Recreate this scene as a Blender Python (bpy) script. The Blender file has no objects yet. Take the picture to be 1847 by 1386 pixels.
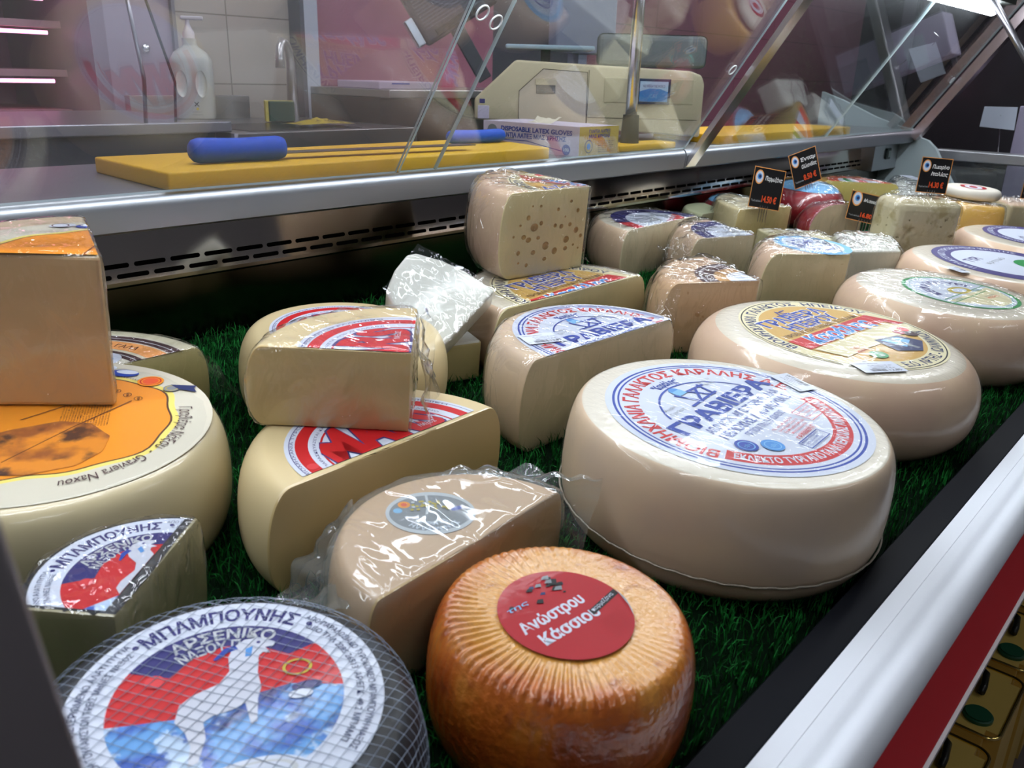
import bpy, bmesh, math, random
from mathutils import Vector, Matrix, noise
import numpy as np
random.seed(7); rng = np.random.default_rng(7)
PI = math.pi
scene = bpy.context.scene
COL = scene.collection

# ------------------------------------------------------------------ camera
def build_camera():
    W, H = 1847, 1386; cx, cy = W/2, H/2
    VL = Vector((2355-cx, 175-cy)); VV = Vector((804-cx, 4870-cy))
    f = math.sqrt(-(VL.dot(VV)))
    dX = Vector((VL.x, -VL.y, -f)).normalized()
    dZ = -Vector((VV.x, -VV.y, -f)).normalized()
    dY = dZ.cross(dX)
    R = Matrix((dX, dY, dZ))
    cd = bpy.data.cameras.new('camera'); cam = bpy.data.objects.new('camera', cd); COL.objects.link(cam)
    cd.sensor_fit = 'HORIZONTAL'; cd.sensor_width = 36; cd.lens = f/W*36
    cd.clip_start = 0.02; cd.clip_end = 60
    cd.dof.use_dof = True; cd.dof.focus_distance = 1.1; cd.dof.aperture_fstop = 14
    M = R.to_4x4(); M.translation = Vector((0, 0, 0.43)); cam.matrix_world = M
    scene.camera = cam
build_camera()

# ------------------------------------------------------------------ deck frame (slopes 4 degrees down to the customer)
T = math.radians(4.0); YF = 0.1978
ROT = Matrix.Rotation(T, 4, 'X')
DECK = Matrix.Translation((0, YF, 0)) @ ROT
def P(u, v, h=0): return DECK @ Vector((u, v, h))
def place(o, u, v, h=0, rz=0): o.matrix_world = Matrix.Translation(P(u, v, h)) @ ROT @ Matrix.Rotation(rz, 4, 'Z')

# ------------------------------------------------------------------ materials
MATS = {}
def nodes(m): 
    m.use_nodes = True; return m.node_tree.nodes, m.node_tree.links
def mat(name, col, rough=.5, metal=0, coat=0, coat_rough=.1, bump=0, bscale=60, bstretch=None, sss=0, spots=None, emit=None, est=1, alpha=1, spec=.5):
    """principled; spots=(col2, scale, lo, hi) mottling; bump also drives the coat normal"""
    if name in MATS: return MATS[name]
    m = bpy.data.materials.new(name); N, L = nodes(m); b = N['Principled BSDF']
    c = (*col, 1)
    b.inputs['Base Color'].default_value = c; b.inputs['Roughness'].default_value = rough; b.inputs['Metallic'].default_value = metal
    b.inputs['Coat Weight'].default_value = coat; b.inputs['Coat Roughness'].default_value = coat_rough
    b.inputs['Specular IOR Level'].default_value = spec
    if sss > .18:
        b.inputs['Subsurface Weight'].default_value = sss; b.inputs['Subsurface Radius'].default_value = (1, .6, .3); b.inputs['Subsurface Scale'].default_value = .008
    tc = N.new('ShaderNodeTexCoord')
    if spots:
        sp = spots if isinstance(spots, list) else [spots]
        src = None
        for (c2, sc, lo, hi) in sp:
            nz = N.new('ShaderNodeTexNoise'); nz.inputs['Scale'].default_value = sc; nz.inputs['Detail'].default_value = 5
            L.new(tc.outputs['Object'], nz.inputs['Vector'])
            mr = N.new('ShaderNodeMapRange'); mr.inputs[1].default_value = lo; mr.inputs[2].default_value = hi
            L.new(nz.outputs['Fac'], mr.inputs[0])
            mx = N.new('ShaderNodeMix'); mx.data_type = 'RGBA'
            if src: L.new(src, mx.inputs[6])
            else: mx.inputs[6].default_value = c
            mx.inputs[7].default_value = (*c2, 1); L.new(mr.outputs[0], mx.inputs[0]); src = mx.outputs[2]
        L.new(src, b.inputs['Base Color'])
    if bump:
        mp = N.new('ShaderNodeMapping'); L.new(tc.outputs['Object'], mp.inputs[0])
        if bstretch: mp.inputs['Scale'].default_value = bstretch
        nz = N.new('ShaderNodeTexNoise'); nz.inputs['Scale'].default_value = bscale; nz.inputs['Detail'].default_value = 6; nz.inputs['Distortion'].default_value = .6
        L.new(mp.outputs[0], nz.inputs['Vector'])
        bp = N.new('ShaderNodeBump'); bp.inputs['Strength'].default_value = bump; bp.inputs['Distance'].default_value = .002
        L.new(nz.outputs['Fac'], bp.inputs['Height'])
        L.new(bp.outputs[0], b.inputs['Coat Normal' if coat else 'Normal'])
    if name == 'white_curd': L.new(bp.outputs[0], b.inputs['Normal'])
    if emit:
        b.inputs['Emission Color'].default_value = (*emit, 1); b.inputs['Emission Strength'].default_value = est
    MATS[name] = m; return m
def S(r, g, b):  # sRGB 0-255 to linear
    f = lambda c: ((c/255+.055)/1.055)**2.4 if c > 10 else c/255/12.92
    return (f(r), f(g), f(b))

def film(name='cling_film', tint=(.98, .985, .985), bump=.6, scale=45, stretch=(1, 1, .35), haze=.015, rough=.08, fac=1.0):
    if name in MATS: return MATS[name]
    m = bpy.data.materials.new(name); N, L = nodes(m); N.remove(N['Principled BSDF']); out = N['Material Output']
    tr = N.new('ShaderNodeBsdfTransparent'); tr.inputs[0].default_value = (*tint, 1)
    gl = N.new('ShaderNodeBsdfGlossy'); gl.inputs['Roughness'].default_value = rough
    df = N.new('ShaderNodeBsdfDiffuse'); df.inputs[0].default_value = (.75, .78, .8, 1)
    fr = N.new('ShaderNodeFresnel'); ge_ = N.new('ShaderNodeNewGeometry')
    io = N.new('ShaderNodeMapRange'); io.inputs[3].default_value = 1.5; io.inputs[4].default_value = 1/1.5   # same reflectance on both faces of the sheet
    L.new(ge_.outputs['Backfacing'], io.inputs[0]); L.new(io.outputs[0], fr.inputs[0])
    tc = N.new('ShaderNodeTexCoord'); mp = N.new('ShaderNodeMapping'); mp.inputs['Scale'].default_value = stretch
    L.new(tc.outputs['Object'], mp.inputs[0]); hs = []
    for q, (sc, rot, wd) in enumerate(((scale*.35, (0, 0, .6), .05), (scale*.8, (.5, .3, -.9), .07))):
        m2_ = N.new('ShaderNodeMapping'); m2_.inputs['Rotation'].default_value = rot; m2_.inputs['Scale'].default_value = (1, .35, 1); L.new(mp.outputs[0], m2_.inputs[0])
        nz = N.new('ShaderNodeTexNoise'); nz.inputs['Scale'].default_value = sc; nz.inputs['Detail'].default_value = 2; nz.inputs['Distortion'].default_value = .8; L.new(m2_.outputs[0], nz.inputs[0])
        sb = N.new('ShaderNodeMath'); sb.operation = 'SUBTRACT'; sb.inputs[1].default_value = .5; L.new(nz.outputs['Fac'], sb.inputs[0])
        ab = N.new('ShaderNodeMath'); ab.operation = 'ABSOLUTE'; L.new(sb.outputs[0], ab.inputs[0])
        mr = N.new('ShaderNodeMapRange'); mr.interpolation_type = 'SMOOTHSTEP'; mr.inputs[2].default_value = wd; mr.inputs[3].default_value = 1; mr.inputs[4].default_value = 0; L.new(ab.outputs[0], mr.inputs[0]); hs.append(mr.outputs[0])
    ad = N.new('ShaderNodeMath'); ad.operation = 'ADD'; L.new(hs[0], ad.inputs[0]); L.new(hs[1], ad.inputs[1])
    bp = N.new('ShaderNodeBump'); bp.inputs['Strength'].default_value = min(1, bump*1.6); bp.inputs['Distance'].default_value = .0035*bump
    L.new(ad.outputs[0], bp.inputs['Height'])
    L.new(bp.outputs[0], gl.inputs['Normal'])
    m1 = N.new('ShaderNodeMixShader'); m1.inputs[0].default_value = haze; L.new(tr.outputs[0], m1.inputs[1]); L.new(df.outputs[0], m1.inputs[2])
    mu = N.new('ShaderNodeMath'); mu.operation = 'MULTIPLY'; mu.use_clamp = True; mu.inputs[1].default_value = fac; L.new(fr.outputs[0], mu.inputs[0])
    m2 = N.new('ShaderNodeMixShader'); L.new(mu.outputs[0], m2.inputs[0]); L.new(m1.outputs[0], m2.inputs[1]); L.new(gl.outputs[0], m2.inputs[2])
    L.new(m2.outputs[0], out.inputs[0]); MATS[name] = m; return m

# ------------------------------------------------------------------ object helpers
def tag(o, label=None, cat=None, group=None, kind=None):
    if label: o['label'] = label
    if cat: o['category'] = cat
    if group: o['group'] = group
    if kind: o['kind'] = kind
    return o
def thing(name, label, cat, group=None):
    o = bpy.data.objects.new(name, None); COL.objects.link(o); o.empty_display_size = .02
    return tag(o, label, cat, group)
def obj(name, bm, m, parent=None, smooth=False, autos=None):
    if isinstance(bm, bmesh.types.BMesh):
        me = bpy.data.meshes.new(name); bmesh.ops.recalc_face_normals(bm, faces=bm.faces); bm.to_mesh(me); bm.free()
    else: me = bm
    o = bpy.data.objects.new(name, me); COL.objects.link(o)
    ms = m if isinstance(m, (list, tuple)) else [m]
    if m is not None:
        if len(me.materials): me.materials.clear()
        for x in ms: me.materials.append(x)
    if smooth:
        for p in me.polygons: p.use_smooth = True
        if autos: me.set_sharp_from_angle(angle=math.radians(autos))
    if parent: o.parent = parent
    return o
def add_box(bm, x0, x1, y0, y1, z0, z1, bev=0, M=None, mi=0):
    r = bmesh.ops.create_cube(bm, size=1); vs = r['verts']
    for v in vs:
        v.co = Vector(((x0+x1)/2+v.co.x*(x1-x0), (y0+y1)/2+v.co.y*(y1-y0), (z0+z1)/2+v.co.z*(z1-z0)))
    fs = set(f for v in vs for f in v.link_faces)
    if bev:
        es = set(e for v in vs for e in v.link_edges)
        rr = bmesh.ops.bevel(bm, geom=list(es), offset=bev, segments=3, affect='EDGES', profile=.5)
        vs = list(set(v for f in rr['faces'] for v in f.verts) | set(v for v in vs if v.is_valid)); fs = set(f for v in vs for f in v.link_faces)
    for f in fs: f.material_index = mi
    if M is not None: bmesh.ops.transform(bm, matrix=M, verts=list(set(v for f in fs for v in f.verts)))
    return bm
def box(*a, **k): return add_box(bmesh.new(), *a, **k)
def add_tube(bm, pts, r, n=10, cap=True, closed=False):
    pts = [Vector(p) for p in pts]; rings = []
    rs = r if isinstance(r, (list, tuple)) else [r]*len(pts)
    up = Vector((0, 0, 1)); prev = None
    for i, p in enumerate(pts):
        if closed: d = pts[(i+1) % len(pts)]-pts[i-1]
        else: d = pts[min(i+1, len(pts)-1)]-pts[max(i-1, 0)]
        d.normalize()
        if prev is None: a = up if abs(d.z) < .9 else Vector((1, 0, 0)); x = d.cross(a).normalized()
        else: x = (prev-d*prev.dot(d)).normalized()
        prev = x; y = d.cross(x)
        rings.append([bm.verts.new(p+(x*math.cos(t)+y*math.sin(t))*rs[i]) for t in [2*PI*k/n for k in range(n)]])
    m = len(rings)
    for i in range(m if closed else m-1):
        A, B = rings[i], rings[(i+1) % m]
        for k in range(n): bm.faces.new((A[k], A[(k+1) % n], B[(k+1) % n], B[k]))
    if cap and not closed:
        bm.faces.new(rings[0][::-1]); bm.faces.new(rings[-1])
    return bm
def tube(pts, r, n=10, **k): return add_tube(bmesh.new(), pts, r, n, **k)
def add_lathe(bm, prof, n=48, M=None, sx=1, sy=1):
    rings = []; new = []
    for (r, z) in prof:
        if r < 1e-6: ring = [bm.verts.new((0, 0, z))]
        else: ring = [bm.verts.new((r*math.cos(2*PI*k/n)*sx, r*math.sin(2*PI*k/n)*sy, z)) for k in range(n)]
        rings.append(ring); new += ring
    for A, B in zip(rings, rings[1:]):
        if len(A) == 1 and len(B) == 1: continue
        for k in range(n):
            k2 = (k+1) % n
            if len(A) == 1: bm.faces.new((A[0], B[k2], B[k]))
            elif len(B) == 1: bm.faces.new((A[k], A[k2], B[0]))
            else: bm.faces.new((A[k], A[k2], B[k2], B[k]))
    if M is not None: bmesh.ops.transform(bm, matrix=M, verts=new)
    return bm
def lathe(prof, n=48, **k): return add_lathe(bmesh.new(), prof, n, **k)
def prism(pts, z0, z1, bm=None, bev=0, M=None):
    bm = bm or bmesh.new(); 
    a = [bm.verts.new((x, y, z0)) for x, y in pts]; b = [bm.verts.new((x, y, z1)) for x, y in pts]; n = len(pts)
    fs = [bm.faces.new(a[::-1]), bm.faces.new(b)]
    for i in range(n): fs.append(bm.faces.new((a[i], a[(i+1) % n], b[(i+1) % n], b[i])))
    if bev:
        bmesh.ops.bevel(bm, geom=list(set(e for f in fs for e in f.edges)), offset=bev, segments=3, affect='EDGES', profile=.5)
    if M is not None: bmesh.ops.transform(bm, matrix=M, verts=bm.verts[:])
    return bm

# ------------------------------------------------------------------ printed artwork
_tc = {}
def glyphs(s, bold=0, shear=0):
    key = (s, bold, shear)
    if key in _tc: return _tc[key]
    c = bpy.data.curves.new('t', 'FONT'); c.body = s; c.size = 1; c.offset = bold; c.shear = shear; c.resolution_u = 3; c.fill_mode = 'FRONT'
    o = bpy.data.objects.new('t', c); COL.objects.link(o)
    me = o.to_mesh(); vs = np.array([v.co[:2] for v in me.vertices]) if len(me.vertices) else np.zeros((0, 2)); fs = [tuple(p.vertices) for p in me.polygons]
    o.to_mesh_clear(); bpy.data.objects.remove(o); bpy.data.curves.remove(c)
    _tc[key] = (vs, fs); return _tc[key]
_h = glyphs('H'); CAP = _h[0][:, 1].max()
NB = .022   # stroke growth the font outline takes cleanly; the rest comes from shifted copies
def bold_glyphs(t, bold, shear):
    vs, fs = glyphs(t, min(bold, NB), shear); n = len(vs)
    if bold <= NB or not n: return vs.copy(), [fs], n
    d = bold-NB; out = np.concatenate([vs+np.array(q) for q in ((0, 0), (d, d), (-d, d), (d, -d), (-d, -d))])
    return out, [[tuple(i+j*n for i in f) for f in fs] for j in range(5)], n
class Art:
    """flat printed artwork in a unit frame; layers lie a hair above one another"""
    def __init__(s, R=1): s.R = R; s.parts = []; s.layer = 0
    def add(s, vs, fs, col, lift=True):
        if lift: s.layer += 1
        s.parts.append((np.array(vs, float).reshape(-1, 2), fs, col, s.layer))
    def groups(s, v, groups, n0, col):
        for j, g in enumerate(groups):
            s.add(v[j*n0:(j+1)*n0], [tuple(i-j*n0 for i in f) for f in g], col, lift=(j == 0))
            if j: s.layer += .4; s.parts[-1] = (*s.parts[-1][:3], s.layer)
    def poly(s, pts, col): s.add(pts, [tuple(range(len(pts)))], col)
    def disc(s, r, col, cx=0, cy=0, n=72, sy=1, rot=0):
        p = [(r*math.cos(2*PI*k/n), r*sy*math.sin(2*PI*k/n)) for k in range(n)]
        s.poly([(cx+x*math.cos(rot)-y*math.sin(rot), cy+x*math.sin(rot)+y*math.cos(rot)) for x, y in p], col)
    def ring(s, ra, rb, col, a0=0, a1=360, cx=0, cy=0, sy=1):
        n = max(6, int(abs(a1-a0)/4)); vs = []; fs = []
        for k in range(n+1):
            a = math.radians(a0+(a1-a0)*k/n)
            vs += [(cx+ra*math.cos(a), cy+ra*math.sin(a)*sy), (cx+rb*math.cos(a), cy+rb*math.sin(a)*sy)]
        for k in range(n): fs.append((2*k, 2*k+1, 2*k+3, 2*k+2))
        s.add(vs, fs, col)
    def line(s, pts, w, col):
        for a, b in zip(pts, pts[1:]):
            d = Vector((b[0]-a[0], b[1]-a[1])).normalized()*w/2; n = Vector((-d.y, d.x))
            s.add([(a[0]-d.x+n.x, a[1]-d.y+n.y), (a[0]-d.x-n.x, a[1]-d.y-n.y), (b[0]+d.x-n.x, b[1]+d.y-n.y), (b[0]+d.x+n.x, b[1]+d.y+n.y)], [(0, 1, 2, 3)], col, lift=(a is pts[0]))
    def rect(s, x0, x1, y0, y1, col, rot=0):
        c, q = math.cos(rot), math.sin(rot); mx, my = (x0+x1)/2, (y0+y1)/2
        s.poly([(mx+(x-mx)*c-(y-my)*q, my+(x-mx)*q+(y-my)*c) for x, y in ((x0, y0), (x1, y0), (x1, y1), (x0, y1))], col)
    def text(s, t, x0, x1, y, h, col, bold=.02, shear=0, rot=0, warp=None):
        v, groups, n0 = bold_glyphs(t, bold, shear)
        if not n0: return
        v[:, 0] -= v[:, 0].min(); w = v[:, 0].max(); v[:, 0] *= (x1-x0)/w; v[:, 1] *= h/CAP
        if warp is not None: v = warp(v)
        c, q = math.cos(rot), math.sin(rot); s.groups(np.c_[x0+v[:, 0]*c-v[:, 1]*q, y+v[:, 0]*q+v[:, 1]*c], groups, n0, col)
    def arc(s, t, r, a0, a1, h, col, bold=.02, inward=False, shear=0):
        "text from angle a0 to a1 (degrees); tops outward unless inward"
        v, groups, n0 = bold_glyphs(t, bold, shear); v[:, 0] -= v[:, 0].min(); w = v[:, 0].max()
        a = np.radians(a0+(a1-a0)*v[:, 0]/w); rr = r+(-1 if inward else 1)*v[:, 1]*h/CAP
        s.groups(np.c_[rr*np.cos(a), rr*np.sin(a)], groups, n0, col)
    def small(s, x0, x1, y, n, dy, h, col, seed=0, rot=0):
        "rows of tiny print"
        r = random.Random(seed)
        for k in range(n):
            t = ''.join(r.choice('αβγδεικλμνοπρστω ') for _ in range(int(14+r.random()*6)))
            s.text(t, x0, x1-(x1-x0)*r.random()*.25, y-k*dy, h, col, bold=.0, rot=rot)
    def build(s, name, parent, z, R, rot=0, cuts=(), off=(0, 0), gloss=None, dz=.00003, z0=.0005, wave=0):
        cols = []; bm = bmesh.new()
        for vs, fs, col, ly in s.parts:
            if col not in cols: cols.append(col)
            bv = [bm.verts.new((x*R, y*R, z0+ly*dz)) for x, y in vs]
            for f in fs:
                try: bm.faces.new([bv[i] for i in f]).material_index = cols.index(col)
                except ValueError: pass
        bmesh.ops.transform(bm, matrix=Matrix.Translation((off[0], off[1], z)) @ Matrix.Rotation(rot, 4, 'Z'), verts=bm.verts[:])
        for (px, py, nx, ny) in cuts:
            bmesh.ops.bisect_plane(bm, geom=bm.verts[:]+bm.edges[:]+bm.faces[:], plane_co=(px, py, 0), plane_no=(nx, ny, 0), clear_outer=True)
        me = bpy.data.meshes.new(name); bm.normal_update()
        for f in bm.faces:
            if f.normal.z < 0: f.normal_flip()
        bm.to_mesh(me); bm.free()
        return obj(name, me, [ink(c) for c in cols], parent)
INK = dict(white=(205, 212, 228), cream=(226, 216, 176), blue=(28, 62, 160), navy=(42, 40, 108), red=(196, 28, 34), dred=(170, 20, 34), black=(20, 20, 24), ochre=(206, 164, 84),
           sky=(120, 180, 225), lblue=(70, 140, 210), brown=(84, 44, 20), orange=(232, 142, 22), paper=(206, 200, 182), yellow=(232, 214, 110), green=(34, 140, 70), grey=(128, 132, 138), lgrey=(190, 194, 200),
           purple=(70, 62, 122), tan=(196, 150, 90), dbrown=(70, 42, 46), pinkred=(214, 60, 66), porange=(236, 160, 90), gold=(190, 170, 60), goat=(196, 200, 214), coral=(224, 84, 44), teal=(60, 150, 130), nav2=(38, 48, 96), white2=(236, 236, 236))
def ink(c):
    if c == 'engrave': return mat('print_engrave', S(222, 134, 24), rough=.4, coat=.5, coat_rough=.1, bump=.1, spots=[(S(150, 78, 22), 22, .46, .58), (S(70, 32, 14), 30, .54, .64)])
    if c == 'sea': return mat('print_sea', S(84, 150, 214), rough=.5, coat=.2, coat_rough=.07, bump=.1, spots=[(S(30, 84, 180), 32, .46, .54), (S(180, 204, 232), 44, .56, .60), (S(40, 38, 110), 26, .56, .62)])
    return mat('print_'+c, S(*INK[c]), rough=.5, spec=.25, coat=.12, coat_rough=.06, bump=.12, bscale=70)

# ------------------------------------------------------------------ cheese builders
def cheese_bm(R, H, bulge=.008, fr=.012, cuts=(), seg=112, frb=None, bev=.0022, edge=None):
    frb = frb or fr; prof = [(0, 0)]
    for k in range(1, 5): prof.append(((R-frb)*k/4, 0))
    for k in range(1, 6): a = PI/2*k/5; prof.append((R-frb+frb*math.sin(a), frb-frb*math.cos(a)))
    zc = H*.45; e = .86
    prof = prof[:-5]
    for k in range(1, 13):
        q = PI/2*k/12; prof.append((R-frb+(frb+bulge)*math.sin(q)**e, zc-zc*math.cos(q)**e))
    for k in range(1, 13):
        q = PI/2*(1-k/12); prof.append((R-fr+(fr+bulge)*math.sin(q)**.9, zc+(H-zc)*math.cos(q)**.9))
    for k in range(1, 8): prof.append(((R-fr)*(1-k/8), H))
    prof.append((0, H))
    bm = lathe(prof, seg)
    for (px, py, nx, ny) in cuts:
        g = bmesh.ops.bisect_plane(bm, geom=bm.verts[:]+bm.edges[:]+bm.faces[:], plane_co=(px, py, 0), plane_no=(nx, ny, 0), clear_outer=True)
        es = [e for e in g['geom_cut'] if isinstance(e, bmesh.types.BMEdge)]
        r = bmesh.ops.holes_fill(bm, edges=[e for e in bm.edges if e.is_boundary], sides=0)
        for f in r['faces']: f.material_index = 1; f.smooth = False
    if cuts and bev:
        bm.normal_update()
        es = [e for e in bm.edges if len(e.link_faces) == 2 and (e.link_faces[0].material_index == 1 or e.link_faces[1].material_index == 1) and e.calc_face_angle(0) > .5]
        bmesh.ops.bevel(bm, geom=es, offset=bev, segments=2, affect='EDGES', profile=.6, material=1)
    return bm
def cheese(name, label, cat, u, v, h, R, H, rind, paste=None, rz=0, group=None, part='body', **k):
    t = thing(name, label, cat, group); place(t, u, v, h, math.radians(rz))
    bm = cheese_bm(R, H, **k); bmesh.ops.recalc_face_normals(bm, faces=bm.faces)
    me = bpy.data.meshes.new(part); bm.to_mesh(me); bm.free()
    b = obj(part, me, [rind, paste or rind], t)
    for p in me.polygons: p.use_smooth = (p.material_index == 0 or p.area < 1e-4)
    me.set_sharp_from_angle(angle=math.radians(50))
    if rind.name in ('pale_rind', 'pale_pink_rind'):      # the flat faces are paler and crinkled, the sides tan
        me.materials.append(mat(rind.name+'_face', S(222, 214, 196) if rind.name == 'pale_rind' else S(218, 208, 188), rough=.5, coat=.9, coat_rough=.05, bump=.55, bscale=150, bstretch=(1, .6, 1), sss=.1))
        for p in me.polygons:
            if p.material_index == 0 and p.normal.z > .93: p.material_index = 2
    return t, b
def wrap(t, b, m, off=.0018, amp=.002, freq=30, vox=.005, name='plastic_wrap', seed=0, ridge=1.0, stretch=(1, 1, .4)):
    o = bpy.data.objects.new('tmp', b.data.copy()); COL.objects.link(o)
    md = o.modifiers.new('r', 'REMESH'); md.mode = 'VOXEL'; md.voxel_size = vox
    dg = bpy.context.evaluated_depsgraph_get(); me = bpy.data.meshes.new_from_object(o.evaluated_get(dg)); bpy.data.objects.remove(o)
    sd = Vector((seed*3.1, seed*1.7, seed*.9)); st = Vector(stretch)
    nr = [v.normal.copy() for v in me.vertices]
    for v, n in zip(me.vertices, nr):
        q = Vector((v.co.x*st.x, v.co.y*st.y, v.co.z*st.z))*freq+sd
        d = abs(noise.noise(q))*ridge+.5*abs(noise.noise(q*2.3))
        v.co += n*(off+amp*(1-min(1, 1.8*d)))
        if v.co.z < .0004: v.co.z = .0004
    w = obj(name, me, m, t, smooth=True); w['label'] = 'clear creased plastic wrap'; return w
def sheet(name, t, c, m, n=14, amp=.006, seed=0, world=True, fold=25):
    "crumpled piece of film between four corners (local coordinates)"
    c = [Vector(x) for x in c]; bm = bmesh.new(); g = []
    nrm = (c[1]-c[0]).cross(c[3]-c[0]).normalized()
    for i in range(n+1):
        row = []
        for j in range(n+1):
            a, b_ = i/n, j/n; p = (c[0]*(1-a)+c[1]*a)*(1-b_)+(c[3]*(1-a)+c[2]*a)*b_
            q = p*fold+Vector((seed, seed*2, 0)); p = p+nrm*amp*(abs(noise.noise(q))*3-.6+noise.noise(q*2.7))
            p += Vector((noise.noise(q*1.3+Vector((5, 0, 0))), noise.noise(q*1.3+Vector((0, 5, 0))), 0))*amp*.5
            row.append(bm.verts.new(p))
        g.append(row)
    for i in range(n):
        for j in range(n): bm.faces.new((g[i][j], g[i+1][j], g[i+1][j+1], g[i][j+1]))
    o = obj(name, bm, m, t, smooth=True); return o
def sector(a0, a1):
    "cut planes that keep the wedge from angle a0 to a1 (deg, counter-clockwise, < 180)"
    a0, a1 = math.radians(a0), math.radians(a1)
    return [(0, 0, math.sin(a0), -math.cos(a0)), (0, 0, -math.sin(a1), math.cos(a1))]

pale = mat('pale_rind', S(213, 188, 158), rough=.5, coat=.25, coat_rough=.06, bump=.14, bscale=34, sss=.12, spots=(S(203, 180, 156), 14, .42, .62))
pale2 = mat('pale_pink_rind', S(213, 184, 154), rough=.5, coat=.3, coat_rough=.05, bump=.25, bscale=30, sss=.12, spots=(S(204, 172, 148), 10, .42, .62))
paste_pale = mat('pale_paste', S(206, 192, 158), rough=.45, coat=.6, coat_rough=.1, bump=.5, bscale=26, bstretch=(1, 1, .3), sss=.12)
yellow_rind = mat('butter_rind', S(214, 194, 148), rough=.4, coat=.4, coat_rough=.12, bump=.05, bscale=20, sss=.15)
yellow_paste = mat('butter_paste', S(206, 180, 126), rough=.4, coat=.5, coat_rough=.1, bump=.3, bscale=22, bstretch=(1, 1, 4), sss=.15)
film_m = film(bump=.5, rough=.035, fac=1.2); film_t = film('tight_film', bump=.65, fac=1.4, scale=70, stretch=(1, 1, .25), haze=.012, rough=.035)
shrink = film('shrink_film', bump=.14, fac=.24, rough=.04, scale=60)
bag_m = film('vacuum_bag', tint=(.9, .93, .93), bump=.5, scale=28, stretch=(1, 1, 1), haze=.1, rough=.06)

# ================================================================== LABEL ARTWORK
def art_karali():
    A = Art(); A.disc(1, 'white')
    A.ring(.925, .945, 'blue'); A.ring(.89, .905, 'blue')
    A.ring(.70, .845, 'red', -160, -20)
    A.arc('ΕΚΛΕΚΤΟ ΤΥΡΙ ΑΠΟ ΓΑΛΑ ΠΕΡΙΟΧΗΣ ΑΜΦΙΛΟΧΙΑΣ', .81, -156, -24, .075, 'white', .03, inward=True)
    A.arc('ΒΙΟΜΗΧΑΝΙΑ ΓΑΛΑΚΤΟΣ ΚΑΡΑΛΗΣ Α.Ε.', .745, 197, -7, .11, 'red', .028)
    A.arc('"Καράλης"', .62, 100, 72, .075, 'blue', .03)
    A.ring(.575, .592, 'blue', 22, 152)
    A.text('ΓΡΑΒΙΕΡΑ', -.68, .78, .06, .15, 'blue', .045)
    A.text('ΑΠΟ ΑΓΝΟ ΑΙΓΟΠΡΟΒΕΙΟ ΓΑΛΑ', -.5, .66, -.06, .07, 'blue', .01)
    A.text('ΠΕΡΙΟΧΗΣ ΑΜΦΙΛΟΧΙΑΣ', -.5, .64, -.175, .075, 'blue', .02)
    A.text('ΠΡΟΪΟΝ ΠΑΣΤΕΡΙΩΜΕΝΟ', -.32, .3, -.27, .055, 'blue', .0)
    # churn emblem
    for p in ([(-.16, .28), (.24, .30)], [(-.06, .46), (.28, .44)], [(-.02, .28), (-.1, .47)], [(-.02, .28), (.16, .44)], [(.16, .3), (.06, .44)], [(.2, .29), (.24, .46)]): A.line(p, .025, 'blue')
    A.disc(.055, 'lblue', -.02, .52); A.rect(-.08, .04, .44, .52, 'sky')
    A.text('Σύνολον', .28, .46, .46, .03, 'grey', 0); A.text('Νέροι', .3, .42, .40, .03, 'grey', 0); A.text('Χωρίς', -.44, -.28, .36, .03, 'grey', 0); A.text('Πρόσθετα', -.46, -.26, .29, .03, 'grey', 0)
    for x, y, c in ((-.5, -.31, 'blue'), (-.35, -.44, 'lblue')):
        A.disc(.085, c, x, y); A.ring(.055, .062, 'sky', cx=x, cy=y); A.text('αβγ', x-.035, x+.035, y-.02, .03, 'sky', 0)
    for k in range(5): A.small(-.12+.02*k, .3, -.35-.04*k, 1, .03, .022, 'pinkred', k)
    A.text('ΓΡΑΒΙΕΡΑ', -.1, .2, -.54, .03, 'red', .02)
    x0, x1, y0, y1 = -.18, .16, -.66, -.56
    for p in ([(x0, y0), (x1, y0), (x1, y1), (x0, y1), (x0, y0)],): A.line(p, .008, 'blue')
    for k in range(3): A.small(x0+.02, x1-.02, y1-.025-.03*k, 1, .03, .018, 'blue', 9+k)
    for k in range(3): A.small(.3, .55, -.36-.04*k, 1, .03, .022, 'pinkred', 19+k)
    A.line([(.3, -.31), (.6, -.31), (.6, -.48), (.3, -.48), (.3, -.31)], .006, 'pinkred')
    return A
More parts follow.
